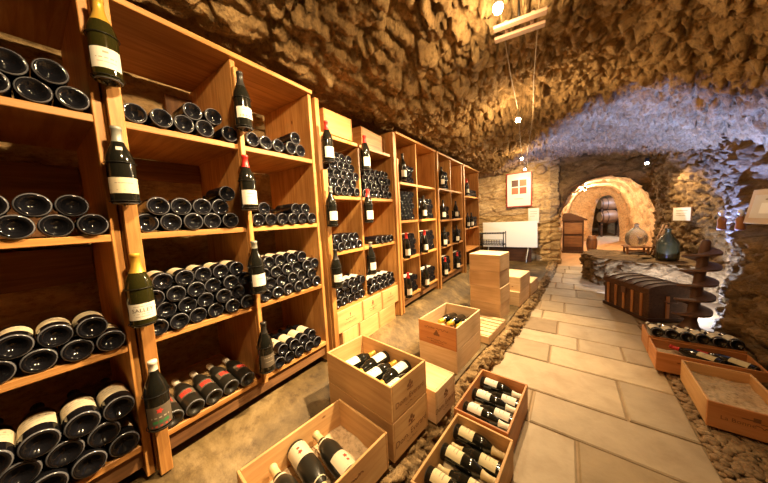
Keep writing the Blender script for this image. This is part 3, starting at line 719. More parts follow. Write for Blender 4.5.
for (y0, y1, z, rows, lb) in [(2.41, 2.85, 1.765, 3, 0), (2.40, 2.85, 1.33, 5, 0), (2.89, 3.40, 1.33, 4, 1), (2.41, 2.85, .895, 4, 1), (2.89, 3.40, .895, 4, 1), (2.41, 2.85, .44, 3, 1), (2.89, 3.40, .44, 3, 1),
                              (3.52, 4.05, 1.775, 4, 0), (3.52, 4.05, 1.30, 3, 0), (4.10, 4.62, 1.30, 2, 0), (3.52, 4.05, .89, 3, 0), (4.10, 4.62, .89, 3, 0), (3.52, 4.05, .435, 4, 1), (4.10, 4.62, .435, 4, 1), (4.75, 5.7, 1.10, 3, 0), (4.75, 5.7, 1.72, 2, 0)]:
    far_stack(y0, y1, z, rows, lb)
fo = far_mb.build('stacked_wine_bottles', [M['glass_blue'], M['paper_white']])
tag(fo, 'dark bottles stacked on their sides in the three far racks', 'wine bottles', kind='stuff')

# ------------------------------------------------------------------ crates
def flat_geo(mb, V, F, origin, ux, uy, off, mat=0):
    """place flat xy geometry on a plane spanned by ux, uy"""
    ux, uy = Vector(ux), Vector(uy); n = ux.cross(uy); o = Vector(origin) + n * off
    mb.add([o + ux * v[0] + uy * v[1] for v in V], F, None, mat)
def stamp(parent, origin, ux, uy, w, h, style, ink='burnt'):
    mb = MB()
    def quad(x0, x1, y0, y1, mat=0): flat_geo(mb, [(x0, y0), (x1, y0), (x1, y1), (x0, y1)], [[0, 1, 2, 3]], origin, ux, uy, .0006, mat)
    def disc(cx, cy, r, mat=0, n=10): flat_geo(mb, [(cx + r * math.cos(2 * PI * k / n), cy + r * math.sin(2 * PI * k / n)) for k in range(n)], [list(range(n))], origin, ux, uy, .0008, mat)
    def script(y, x0, x1, amp, mat=0, th=.0035, seed=1):
        rg = random.Random(seed); x = x0
        pts = []
        while x < x1:
            pts.append((x, y + amp * rg.choice([-.5, .5, -.5, .6, 1.0, -.3]) * rg.uniform(.6, 1))); x += amp * rg.uniform(.35, .6)
        for a, b in zip(pts, pts[1:]):
            d = Vector((b[0] - a[0], b[1] - a[1])); d.normalize(); q = Vector((-d.y, d.x)) * th / 2
            flat_geo(mb, [(a[0] - q.x, a[1] - q.y), (b[0] - q.x, b[1] - q.y), (b[0] + q.x, b[1] + q.y), (a[0] + q.x, a[1] + q.y)], [[0, 1, 2, 3]], origin, ux, uy, .0006, mat)
    if style == 'crown':
        disc(0, h * .30, h * .07); disc(-h * .10, h * .22, h * .055); disc(h * .10, h * .22, h * .055); disc(0, h * .16, h * .05); quad(-h * .16, h * .16, h * .07, h * .10)
        V, F = text_geo('Dom. Everard', h * .27); flat_geo(mb, [(x, y - h * .15) for x, y, z in V], F, origin, ux, uy, .0006)
        script(-h * .36, -w * .2, w * .2, h * .05, th=.002, seed=4)
    elif style == 'arms':
        script(h * .26, -w * .36, -w * .05, h * .07, th=.004, seed=2); script(h * .26, w * .0, w * .34, h * .07, th=.004, seed=3)
        disc(0, h * .05, h * .11); disc(0, h * .17, h * .05); disc(-h * .1, h * .0, h * .06); disc(h * .1, h * .0, h * .06)
        script(-h * .26, -w * .3, w * .3, h * .05, th=.003, seed=5); script(-h * .37, -w * .18, w * .2, h * .05, th=.003, seed=6)
    elif style == 'red':
        disc(0, h * .12, h * .10, 1); disc(h * .04, h * .28, h * .06, 1); disc(-h * .03, -.02, h * .07, 1)
        script(h * .2, w * .08, w * .30, h * .06, th=.004, seed=8); script(h * .0, -w * .28, -w * .07, h * .06, th=.004, seed=9)
    elif style == 'house':
        quad(w * .02, w * .11, h * .14, h * .30); quad(-w * .12, w * .02, h * .16, h * .20); quad(w * .11, w * .22, h * .10, h * .13)
        V, F = text_geo('La Bonne', h * .22); flat_geo(mb, [(x - w * .16, y - h * .02) for x, y, z in V], F, origin, ux, uy, .0006)
        script(-h * .04, w * .05, w * .3, h * .12, th=.004, seed=11)
    elif style == 'seal':
        disc(0, h * .20, h * .10); disc(0, h * .32, h * .05); quad(-h * .16, h * .16, h * .05, h * .08)
        script(-h * .10, -w * .28, w * .28, h * .06, th=.003, seed=12); script(-h * .22, -w * .2, w * .2, h * .05, th=.003, seed=13)
    else:
        disc(0, h * .22, h * .05); quad(-h * .02, h * .02, h * .08, h * .22)
        script(-h * .02, -w * .22, w * .22, h * .05, th=.0025, seed=14); script(-h * .2, -w * .3, w * .3, h * .05, th=.0025, seed=15)
    mb.build('stamp', [M[ink], M['red_ink']], parent)
def crate(label, loc, rz, sx, sy, h, mat='pine_light', lid=False, stamps=(), th=.012, group='wooden wine crates', fill=None, front=None, floor_lift=.0):
    """origin at the front left bottom corner; x to the right, y into the depth"""
    t = thing('wine_crate', label, 'crate', loc, rz, group); m = M[mat]
    boxpart('front_panel', M[front] if front else m, t, 0, sx, 0, th, 0, h); boxpart('rear_panel', m, t, 0, sx, sy - th, sy, 0, h)
    boxpart('side_panel', m, t, 0, th, th + .0005, sy - th - .0005, 0, h - .001); boxpart('side_panel', m, t, sx - th, sx, th + .0005, sy - th - .0005, 0, h - .001)
    boxpart('base_panel', m, t, th, sx - th, th, sy - th, .002, .012)
    if lid: boxpart('lid', m, t, th + .0006, sx - th - .0006, th + .0006, sy - th - .0006, h - .012, h - .0005)
    for (face, style, wf, hf, ink) in stamps:
        if face == 'front': stamp(t, (sx / 2, 0, h / 2), (1, 0, 0), (0, 0, 1), sx * wf, h * hf, style, ink)
        if face == 'right': stamp(t, (sx, sy / 2, h / 2), (0, 1, 0), (0, 0, 1), sy * wf, h * hf, style, ink)
    if fill:
        g = MB(); nx, ny = 22, 26; V = []; F = []
        for i in range(nx):
            for j in range(ny):
                x = th + .001 + (sx - 2 * th - .002) * i / (nx - 1); y = th + .001 + (sy - 2 * th - .002) * j / (ny - 1)
                V.append((x, y, fill + .010 * math.sin(x * 34 + 3 * math.sin(y * 9)) * math.sin(y * 23 + x * 7) + random.uniform(-.003, .003)))
        for i in range(nx - 1):
            for j in range(ny - 1): F.append([i * ny + j, (i + 1) * ny + j, (i + 1) * ny + j + 1, i * ny + j + 1])
        g.add(V, F, None, 0, True); g.build('packing', M['pulp'], t)
    return t
def crate_frame(loc, rz): return Matrix.Translation(loc) @ Matrix.Rotation(rz, 4, 'Z')
def in_crate(kind, frame, base, direction, label, group, roll=0.0):
    """bottle lying inside a crate; base point and direction base->neck in crate axes"""
    d = Vector(direction).normalized(); z = d; x = Vector((0, 0, 1)) - d * d.z; x.normalize(); y = z.cross(x)
    R = Matrix(((x.x, y.x, z.x, base[0]), (x.y, y.y, z.y, base[1]), (x.z, y.z, z.z, base[2]), (0, 0, 0, 1)))
    K[kind].make(frame @ R @ Matrix.Rotation(roll, 4, 'Z'), label, group); n_bottle[0] += 1

# near crates on the earth floor
FL, FA = (.345, .405, .148), -.122
crate('open pine crate at the bottom of the photo holding three big bottles', FL, FA, .372, .545, .187, 'pine_gold', stamps=[('right', 'red', .7, .8, 'burnt')], fill=.035)
crate('pine crate corner at the bottom edge, left of the three-bottle crate', (.30, -.12, .148), FA, .33, .49, .17, 'pine_light')
AL, AA = (.264, 1.0025, .148), -.14
crate('stamped crate under the open crate of labelled bottles', AL, AA, .534, .305, .208, 'pine_gold', lid=True, stamps=[('right', 'crown', .8, .85, 'burnt')])
A2L = (AL[0], AL[1], AL[2] + .2095)
crate('open stamped crate with labelled bottles, topmost of its near stack', A2L, AA, .534, .305, .190, 'pine_gold', fill=.056, stamps=[('right', 'crown', .8, .85, 'burnt')])
crate('closed stamped crate with pale lid behind the near stack of two', (.36, 1.345, .13), -.14, .515, .235, .205, 'pine_light', lid=True, stamps=[('right', 'crown', .85, .8, 'burnt')])
CL, CA = (.481, 1.833, .125), -.118
crate('plain crate under the open crate with an arms stamp', CL, CA, .341, .49, .188, 'pine_light', lid=True)
C2L = (CL[0], CL[1], CL[2] + .189)
crate('open crate with brown arms stamp and yellow-capped bottles inside', C2L, CA, .341, .49, .187, 'pine_light', stamps=[('front', 'arms', .9, .95, 'burnt')], front='pine_red')
DL = (.57, 3.03, .13)
for i, (jx, jr, lb) in enumerate([(0, -.16, 'pale closed crate at the bottom of the tall middle stack'), (.004, -.155, 'pale closed crate, second from bottom of the tall middle stack'),
                                  (-.003, -.165, 'pale closed crate, third from bottom of the tall middle stack'), (.002, -.15, 'pale closed crate topmost of the tall middle stack')]):
    crate(lb, (DL[0] + jx, DL[1], DL[2] + i * .1905), jr, .352, .33, .1895, 'pine_light', lid=True)
sc_ = crate('low pale slatted crate in front of the tall middle stack', (.62, 2.42, .13), -.13, .31, .50, .075, 'pine_light')
for k in range(6): boxpart('slat', M['pine_light'], sc_, .0005, .3095, .012 + k * .082, .012 + k * .082 + .062, .0755, .0845)
crate('pale crate behind the tall stack beside the kerb', (.72, 3.62, .13), -.15, .33, .48, .19, 'pine_light', lid=True)
crate('pale crate lying on another behind the tall middle stack', (.725, 3.65, .321), -.15, .33, .48, .19, 'pine_light', lid=True)
crate('farthest pale crate in the row along the kerb', (.80, 4.2, .12), -.15, .33, .45, .19, 'pine_light', lid=True)
# open crates standing on the path
OL, OA = (.935, 1.385, .0005), -.097
crate('open crate of six white-labelled bottles on the path, farther of two', OL, OA, .308, .495, .187, 'pine_red', fill=.04)
PL, PA = (.915, .868, .0005), -.097
crate('open crate of six buff-labelled bottles on the path, nearer of two', PL, PA, .308, .495, .187, 'pine_gold', fill=.04)
crate('crate corner at the bottom edge before the buff-labelled six', (.885, .36, .0005), -.08, .308, .485, .187, 'pine_gold')
# crates stored under and on the second rack
z0 = .272
for (y0, y1, zz, lb, st) in [(1.345, 1.665, .455, 'stamped crate under the crate-topped rack, left of the upper three', 'plain'), (1.675, 1.965, .455, 'crate with round stamp under the crate-topped rack, middle of three', 'seal'),
                             (1.98, 2.28, .455, 'stamped crate under the crate-topped rack, right of the upper three', 'plain'),
                             (1.40, 1.60, z0, 'lower plain crate under crate-topped rack, nearest of three', None), (1.61, 1.90, z0, 'lower plain crate under crate-topped rack, middle of three', None), (1.91, 2.20, z0, 'lower plain crate under crate-topped rack, farthest of three', None)]:
    h = .178 if zz > .4 else .180
    t = crate(lb, (-.4, y0, zz), 0, .41, y1 - y0, h, 'pine_gold', lid=True, stamps=[('right', st, .8, .9, 'burnt')] if st else ())
crate('orange pine crate on top of the rack, left of two', (-.33, 1.36, 2.031), 0, .34, .31, .178, 'pine_red', lid=True)
crate('orange pine crate on top of the rack, right of two', (-.36, 1.80, 2.031), .10, .34, .44, .178, 'pine', lid=True)
# crates on the gravel
RL, RA = (2.185, 2.20, .035), -.064
crate('open reddish crate of packing straw nearest on the gravel', RL, RA, .312, .515, .158, 'pine_gold', stamps=[('front', 'house', .9, .95, 'burnt')], fill=.085, front='pine_red')
QL, QA = (2.105, 2.785, .035), -.05
crate('low reddish crate in the middle of three on the gravel', QL, QA, .53, .285, .155, 'pine_red', fill=.08)
VL, VA = (2.12, 3.085, .035), -.05
crate('reddish crate with six bottles on top, rear of three on gravel', VL, VA, .53, .285, .165, 'pine_red', fill=.125)

# bottles in the crates
lab3 = label_mesh(.0475, .02, .115, 2.6, [M['paper'], M['ink_grey'], M['red_ink']], [(-.3, .3, .86, .88, 1), (-.3, .3, .1, .12, 1), (-.05, .05, .3, .42, 2)], emblem=(.62, .013, 2))
K['crate_big'] = Kind(prof_burgundy(.0475, .325), M['glass_dust'], M['cap_buff'], lab3, 30, .80, neck=label_mesh(.031, .225, .240, 5.0, [M['paper']]))
bs = prof_burgundy(.0405, .268)
K['crate_buff'] = Kind(bs, M['glass_dark'], M['cap_buff'], label_mesh(.0405, .03, .11, 2.6, [M['paper_yellow'], M['ink_grey']], [(-.22, .22, .62, .68, 1), (-.18, .18, .42, .46, 1), (-.28, .28, .18, .2, 1), (-.3, .3, .92, .94, 1)]), 26, .76)
K['crate_white'] = Kind(bs, M['glass_dark'], M['cap_white'], label_mesh(.0405, .03, .115, 2.6, [M['paper_white'], M['ink_grey']], [(-.24, .24, .64, .7, 1), (-.2, .2, .4, .43, 1)]), 24, .78)
K['crate_lab'] = Kind(bs, M['glass_dark'], M['cap_gold'], label_mesh(.0405, .03, .115, 2.8, [M['paper_white'], M['ink_grey']], [(-.26, .26, .6, .66, 1), (-.2, .2, .38, .42, 1), (-.3, .3, .15, .18, 1)]), 26, .78)
K['crate_yel'] = Kind(bg, M['glass_dark'], M['cap_yellow'], None, 18, .74)
K['crate_dim'] = Kind(bg, M['glass_dark'], M['cap_white'], label_mesh(.0405, .03, .12, 2.8, [M['paper'], M['ink_grey']], [(-.26, .26, .6, .66, 1), (-.2, .2, .35, .39, 1)]), 22, .78)
K['crate_redcap'] = Kind(bg, M['glass_dark'], M['cap_red'], label_mesh(.0405, .03, .12, 2.8, [M['paper_yellow'], M['ink_grey']], [(-.26, .26, .6, .66, 1)]), 22, .78)
fF = crate_frame(FL, FA)
GF = 'big bottles in the nearest crate'
in_crate('crate_big', fF, (.352, .115, .106), (-1, .06, .02), 'big labelled bottle nearest in the three-bottle crate, neck to the left', GF, .35)
in_crate('crate_big', fF, (.022, .252, .106), (1, -.08, .02), 'big bottle lying across the three-bottle crate with base at left', GF, .2)
in_crate('crate_big', fF, (.352, .335, .106), (-1, .08, .02), 'big labelled bottle farthest in the three-bottle crate, neck to the left', GF, .35)
fA = crate_frame(A2L, AA); GA = 'bottles in the open stamped crate'
for i, (bx_, by_, dx, dy, w) in enumerate([(.135, .040, 0, 1, 'first'), (.235, .270, .0, -1, 'second'), (.320, .040, 0, 1, 'third'), (.405, .270, 0, -1, 'fourth'), (.480, .040, 0, 1, 'last')]):
    if i in (0, 2, 4): in_crate('crate_lab', fA, (bx_, .012 + .001, .062 + .05), (.02, 1, -.0), f'gold-capped bottle lying in the topmost near crate, {w} from left of five', GA, -.4)
    else: in_crate('crate_lab', fA, (bx_, .2915, .062 + .05), (-.02, -1, .0), f'white-labelled bottle lying in the topmost near crate, {w} from left of five', GA, .4)
fO = crate_frame(OL, OA); fP = crate_frame(PL, PA)
for kd, fr, nm, grp in (('crate_white', fO, 'white-labelled', 'bottles in the farther open path crate'), ('crate_buff', fP, 'buff-labelled', 'bottles in the nearer open path crate')):
    for i in range(6):
        y = .495 - .052 - i * .0785; zz = .115
        left_base = (i % 2 == 0)
        b = (.0135, y, zz) if left_base else (.308 - .0135, y, zz - .022)
        in_crate(kd, fr, b, (1, -.0, 0) if left_base else (-1, 0, 0), f'{nm} bottle in open path crate, {ORD[i]} from the back, base at {"left" if left_base else "right"}', grp, -.25 if left_base else .25)
fC = crate_frame(C2L, CA)
for i, (x, y, lb) in enumerate([(.10, .20, 'left'), (.185, .20, 'middle'), (.27, .20, 'right')]):
    in_crate('crate_yel', fC, (x, .46, .075), (.0, -1, .18), f'yellow-capped bottle in the arms-stamped crate, {lb} of three', 'bottles in the arms-stamped crate', 0)
fV = crate_frame(VL, VA)
for i in range(6):
    x = .055 + i * .086
    in_crate('crate_dim', fV, (x, -.004 + .01 * (i % 2), .165 + .0415), (-.05 - .03 * (i % 2), 1, -.09), f'cream-labelled bottle on the rear gravel crate, {ORD[i]} from left of six', 'bottles on the rear gravel crate', .25)
fQ = crate_frame(QL, QA)
for (x, y, dx, dy, w_) in ((.345, .055, -.74, .62, 'left'), (.495, .055, -.74, .62, 'right')):
    in_crate('crate_redcap', fQ, (x, y, .08 + .045), (dx, dy, .0), f'buff-labelled red-capped bottle lying in the middle gravel crate, {w_} of two', 'bottles in the middle gravel crate', .3)

# ------------------------------------------------------------------ trunk
def trunk():
    ang = math.atan2(-.575, .315)     # long side direction
    W, Dp, H = .66, .44, .385
    t = thing('travel_trunk', 'old dark domed wooden trunk with slats on the path by the ledge', 'trunk', (2.0, 4.62, .0), ang)
    # local x along the front, y away from the path
    boxpart('body', M['leather'], t, 0, W, 0, Dp, .03, H - .06, bev=.006)
    for i in range(5):
        x = .06 + i * .125
        boxpart('front_slat', M['slat'], t, x, x + .035, -.012, -.0005, .03, H - .06)
    for y in (.18,): boxpart('side_slat', M['slat'], t, W + .0005, W + .012, y, y + .035, .03, H - .08)
    boxpart('bottom_rail', M['dark_wood'], t, -.01, W + .014, -.016, Dp + .008, 0, .045)
    lid = MB(); n = 10; V = []; F = []
    arc = [(-.008, H - .058), (-.010, H)] + [(Dp / 2 - (Dp / 2 + .010) * math.cos(a), H + .058 * math.sin(a)) for a in np.linspace(.15, PI - .15, n)] + [(Dp + .010, H), (Dp + .008, H - .058)]
    m_ = len(arc)
    for x in (-.008, W + .012): V += [(x, y, z) for y, z in arc]
    for i in range(m_ - 1): F.append([i, i + 1, m_ + i + 1, m_ + i])
    F.append(list(range(m_))[::-1]); F.append([m_ + i for i in range(m_)])
    lid.add(V, F, None, 0, False); lo = lid.build('lid', M['leather'], t)
    for i in range(5):
        x = .06 + i * .125; s = MB(); V = []; F = []
        for xx in (x, x + .035): V += [(xx, Dp / 2 + (y - Dp / 2) * 1.02, z + .009) for y, z in arc[1:-1]]
        k = m_ - 2
        for q in range(k - 1): F.append([q, q + 1, k + q + 1, k + q])
        b = len(V)
        for xx in (x, x + .035): V += [(xx, y, z) for y, z in arc[1:-1]]
        for q in range(k - 1): F.append([q, b + q, b + q + 1, q + 1]); F.append([k + q, k + q + 1, b + k + q + 1, b + k + q])
        s.add(V, F, None, 0); s.build('lid_slat', M['dark_wood'], lo)
    boxpart('lock_plate', M['rust'], t, W / 2 - .035, W / 2 + .035, -.018, -.0126, H - .13, H - .05)
    h = MB(); h.tube([(W + .013, Dp / 2 - .06, H - .13), (W + .035, Dp / 2 - .05, H - .15), (W + .035, Dp / 2 + .05, H - .15), (W + .013, Dp / 2 + .06, H - .13)], .008, 6); h.build('handle', M['rust'], t)
trunk()

# ------------------------------------------------------------------ press screw
def screw():
    t = thing('press_screw', 'rusty brown spiral screw post leaning by the rough right wall', 'press screw', (2.58, 3.85, .0), 0)
    t.rotation_euler = (.0, .09, .2)
    m = MB(); m.lathe([(0, .02), (.09, .02), (.095, .05), (.06, .10), (.042, .16), (.038, .9), (.034, .97), (.02, .99), (0, .99)], 18); m.build('shaft', M['rust'], t)
    b = MB(); b.lathe([(0, 0), (.13, 0), (.13, .025), (.10, .04), (0, .04)], 18); b.build('base', M['rust'], t)
    h = MB(); V = []; F = []; seg = 24; turns = 5.2; n = int(seg * turns)
    for i in range(n + 1):
        a = 2 * PI * i / seg; z = .12 + .155 * i / seg; f = min(1, i / 10, (n - i) / 10 + .15); R = .05 + (.085 + .008 * math.sin(3 * a)) * f
        c, s_ = math.cos(a), math.sin(a)
        for (r, dz) in ((.034, -.03), (R, -.009), (R, .009), (.034, .02)): V.append((r * c, r * s_, z + dz))
    for i in range(n):
        for k in range(4):
            l = (k + 1) % 4; F.append([i * 4 + k, (i + 1) * 4 + k, (i + 1) * 4 + l, i * 4 + l])
    h.add(V, F, None, 0, False); h.build('thread', M['rust'], t)
screw()

# ------------------------------------------------------------------ demijohns, figurines, signs
def demijohn(label, loc, prof, mat, cork, holder=False):
    t = thing('demijohn', label, 'demijohn', loc)
    m = MB(); m.lathe(prof, 32); m.build('glass_body', mat, t)
    h = prof[-1][1]; c = MB(); c.lathe([(0, h - .012), (.022, h - .012), (.024, h + .022), (0, h + .022)], 14); c.build('cork', M[cork], t)
    return t
demijohn('dark green demijohn standing on the stone ledge', (2.86, 5.72, .486), [(0, .004), (.11, 0), (.128, .015), (.132, .05), (.132, .24), (.125, .275), (.10, .325), (.065, .37), (.042, .405), (.034, .43), (.034, .475), (.042, .477), (.042, .495), (.026, .497), (.026, .49), (0, .49)], M['green_glass'], 'old_wood')
SB = thing('stool', 'small wooden stand under the clear demijohn behind the ledge', 'stand', (2.63, 6.40, .486))
for sx_ in (-.15, .12):
    for sy_ in (-.15, .12): boxpart('leg', M['slat'], SB, sx_, sx_ + .03, sy_, sy_ + .03, 0, .12)
boxpart('top', M['slat'], SB, -.17, .17, -.17, .17, .12, .145)
boxpart('rail', M['slat'], SB, -.12, .12, -.148, -.13, .05, .08)
demijohn('round clear glass demijohn on the wooden stand', (2.63, 6.40, .632), [(0, .004), (.09, 0), (.13, .03), (.15, .09), (.155, .15), (.14, .215), (.10, .27), (.055, .31), (.032, .335), (.028, .37), (.036, .372), (.036, .39), (.022, .392), (0, .388)], M['clear_glass'], 'old_wood')
ld = thing('ladder', 'short wooden ladder leaning behind the demijohns', 'ladder', (2.78, 6.12, .487), 0)
for y in (-.08, .08):
    m = MB(); m.tube([(0, y, .02), (.18, y + .16, .52)], .014, 8); m.build('rail', M['old_wood'], ld)
for k in range(5):
    f = .12 + k * .18; m = MB(); m.tube([(.18 * f, -.08 + .16 * f, .02 + .5 * f), (.18 * f, .08 + .16 * f, .02 + .5 * f)], .009, 6); m.build('rung', M['old_wood'], ld)
for (x, y, lb) in ((2.82, 4.06, 'small white-headed figurine on the rock shelf, left of two'), (2.91, 3.99, 'small white-headed figurine on the rock shelf, right of two')):
    t = thing('figurine', lb, 'figurine', (x, y, 1.07), 0, 'pair of figurines')
    m = MB(); m.lathe([(0, 0), (.030, 0), (.032, .02), (.027, .06), (.031, .10), (.021, .125), (.012, .135), (0, .136)], 16); m.build('robe', M['slat'], t)
    m = MB(); m.lathe([(0, .134), (.012, .136), (.011, .145), (.02, .156), (.024, .172), (.022, .188), (.014, .2), (0, .204)], 16)
    m.tube([(-.021, -.004, .172), (-.029, -.004, .17)], [.005, .002], 6); m.build('head', M['plaster_white'], t)
def sign(label, loc, rz, w, h, th=.018, tilt=0.0, frame='old_wood', paper='mount', marks=(), fw_=.012):
    t = thing('sign', label, 'sign', loc, rz); t.rotation_euler = (tilt, 0, rz)
    boxpart('frame', M[frame], t, -w / 2, w / 2, 0, th, 0, h)
    boxpart('sheet', M[paper], t, -w / 2 + fw_, w / 2 - fw_, -.002, -.0004, fw_, h - fw_, bev=0)
    for mk in marks: boxpart('print', M[mk[4]], t, mk[0] * w, mk[1] * w, -.004, -.0024, mk[2] * h, mk[3] * h, bev=0)
    return t
sign('small white sign on the rough wall above the stone ledge', (3.16, 6.35, 1.06), -.9, .26, .24, marks=[(-.3, .3, .72, .76, 'ink_grey'), (-.3, .25, .55, .58, 'ink_grey'), (-.3, .2, .4, .43, 'ink_grey')])
sign('cream framed notice leaning on the rock shelf at right', (2.87, 3.48, 1.15), -PI / 2 + .06, .62, .30, tilt=-.16, frame='beige', paper='mount', fw_=.05, marks=[(-.25, .25, .3, .6, 'white_board'), (-.2, .2, .68, .72, 'ink_grey'), (-.05, .05, .5, .56, 'red_ink')])

# rear wall pieces
pic = thing('framed_poster', 'red framed poster with four coloured squares on the rear wall', 'picture', (.61, 7.36, 1.49), 0)
boxpart('frame', M['red_frame'], pic, -.29, .29, 0, .035, 0, .87, bev=.006)
boxpart('mount', M['mount'], pic, -.265, .265, -.004, -.0005, .025, .845, bev=0)
for (x, z, mt) in ((-.165, .52, 'art_brown'), (.02, .52, 'art_orange'), (-.165, .33, 'art_orange'), (.02, .33, 'art_red')):
    boxpart('print', M[mt], pic, x, x + .155, -.007, -.0045, z, z + .165, bev=0)
boxpart('caption', M['ink_grey'], pic, -.1, .1, -.007, -.0045, .2, .215, bev=0)
sign('small white notice under the red framed poster', (.94, 7.36, 1.06), 0, .25, .38, frame='beige', marks=[(-.3, .3, .75, .78, 'ink_grey'), (-.3, .3, .6, .63, 'ink_grey'), (-.3, .1, .45, .48, 'ink_grey')])
wl = thing('wall_disc', 'small round stone disc high on the rear wall', 'disc', (1.09, 7.36, 2.37), 0)
m = MB(); m.lathe([(0, 0), (.07, 0), (.1, .012), (.11, .03), (.11, .08), (0, .08)], 24, X=Matrix.Rotation(-PI / 2, 4, 'X')); m.build('plate', M['kerb'], wl)
wb = thing('display_board', 'white board standing on a dark trestle at the rear wall', 'board', (.41, 7.1, .1), 0)
boxpart('panel', M['white_board'], wb, -.63, .63, -.02, .02, .37, 1.02, bev=.004)
boxpart('back_board', M['dark_wood'], wb, -.55, .5, .03, .06, .0, .9)
for x in (-.5, .43):
    m = MB(); m.tube([(x, .02, .37), (x, -.02, .3), (x - .03, -.1, .1), (x - .03, -.16, .0)], .018, 8); m.build('leg', M['chrome'], wb)
tr = thing('wire_trolley', 'dark steel wire basket trolley beside the far rack', 'trolley', (.10, 6.72, .1), .0)
for x in (-.30, .27):
    for y in (-.16, .16): m = MB(); m.tube([(x, y, .06), (x, y, .80)], .011, 8); m.build('upright', M['iron'], tr); m = MB(); m.lathe([(0, 0), (.028, 0), (.03, .03), (.028, .06), (0, .06)], 12, X=Matrix.Translation((x, y, 0))); m.build('caster', M['iron'], tr)
for z in (.25, .48, .76):
    m = MB()
    for y in (-.16, .16): m.tube([(-.30, y, z), (.27, y, z)], 0.010, 6)
    for x in (-.30, .27): m.tube([(x, -.16, z), (x, .16, z)], 0.010, 6)
    for k in range(9): m.tube([(-.24 + k * .06, -.16, z), (-.24 + k * .06, .16, z)], .006, 5)
    if z < .7:
        for y in (-.16,):
            for q in (.07, .13): m.tube([(-.30, y, z + q), (.27, y, z + q)], .005, 5)
            for k in range(9): m.tube([(-.24 + k * .06, y, z), (-.24 + k * .06, y, z + .13)], .006, 5)
    m.build('wire_shelf', M['iron'], tr)
# tunnel pieces
pn = thing('upright_cabinet', 'dark upright cabinet with sloping desk top in the tunnel', 'cabinet', (1.87, 9.9, 0), 0)
boxpart('case', M['dark_wood'], pn, -.30, .22, -.25, .25, .02, 1.0, bev=.008)
m = MB(); V = [(-.32, -.27, 1.0), (.30, -.27, 1.0), (.30, .27, 1.0), (-.32, .27, 1.0), (-.32, -.27, 1.24), (-.1, -.27, 1.24), (-.1, .27, 1.24), (-.32, .27, 1.24), (.30, -.27, 1.04), (.30, .27, 1.04)]
m.add(V, [[0, 1, 8, 5, 4], [3, 7, 6, 9, 2], [4, 5, 6, 7], [5, 8, 9, 6], [1, 2, 9, 8], [0, 4, 7, 3], [0, 3, 2, 1]]); m.build('sloping_top', M['dark_wood'], pn)
boxpart('plinth', M['dark_wood'], pn, -.32, .24, -.27, .27, 0, .06)
for z in (.2, .6): boxpart('door_panel', M['old_wood'], pn, -.26, .18, -.262, -.2505, z, z + .33)
pp = thing('paper_sheet', 'white sheet of paper on the sloping cabinet top', 'paper', (2.0, 9.9, 1.164), 0); pp.rotation_euler = (0, math.atan2(.2, .4), 0)
boxpart('sheet', M['mount'], pp, -.13, .13, -.18, .18, .0, .003, bev=0)
st = thing('keg', 'small brown keg beside the dark tunnel cabinet', 'keg', (2.32, 10.1, 0))
m = MB(); m.lathe([(0, 0), (.10, 0), (.13, .15), (.14, .25), (.13, .36), (.10, .5), (0, .5)], 20); m.build('staves', M['barrel'], st)
m = MB()
for z, r in ((.08, .123), (.38, .128)): m.tube([(r * math.cos(a), r * math.sin(a), z) for a in np.linspace(0, 2 * PI, 24, endpoint=False)], .007, 6, closed=True)
m.build('hoop', M['iron'], st)
for i, (y, z, lb) in enumerate(((9.3, 1.15, 'narrow framed picture on tunnel wall, nearer of two'), (10.6, 1.15, 'narrow framed picture on tunnel wall, farther of two'))):
    t = thing('framed_picture', lb, 'picture', (1.545, y, z), PI / 2, 'pictures on the tunnel wall')
    boxpart('frame', M['iron'], t, -.17, .17, 0, .03, 0, .55); boxpart('sheet', M['mount'], t, -.14, .14, -.004, -.0005, .03, .52, bev=0)
def barrel(label, loc, ry):
    t = thing('barrel', label, 'barrel', loc, ry, 'barrels in the far chamber')
    X = Matrix.Rotation(PI / 2, 4, 'Y')
    m = MB(); m.lathe([(.24, -.42), (.30, -.2), (.315, 0), (.30, .2), (.24, .42)], 28, X=X); m.build('staves', M['barrel'], t)
    for s in (-1, 1): m = MB(); m.lathe([(0, s * .405), (.238, s * .405)], 28, X=X); m.build('head', M['barrel_end'], t)
    for z, r in ((-.36, .262), (-.18, .306), (.18, .306), (.36, .262)): m = MB(); m.tube([X @ Vector((r * math.cos(a), r * math.sin(a), z)) for a in np.linspace(0, 2 * PI, 28, endpoint=False)], .012, 6, closed=True); m.build('hoop', M['iron'], t)
barrel('oak barrel lying on trestle in the far chamber, lower of two', (3.42, 15.6, .92), .35)
barrel('oak barrel on top of another in the far chamber', (3.42, 15.85, 1.52), .35)
tb = thing('barrel_rack', 'dark timber rack carrying the two far barrels', 'rack', (3.42, 15.7, 0))
for x in (-.3, .3):
    boxpart('beam', M['dark_wood'], tb, x - .04, x + .04, -.35, .45, .54, .61)
    for y in (-.33, .40): boxpart('post', M['dark_wood'], tb, x - .04, x + .04, y, y + .06, 0, 1.3)
    boxpart('beam', M['dark_wood'], tb, x - .04, x + .04, -.35, .45, 1.16, 1.215)

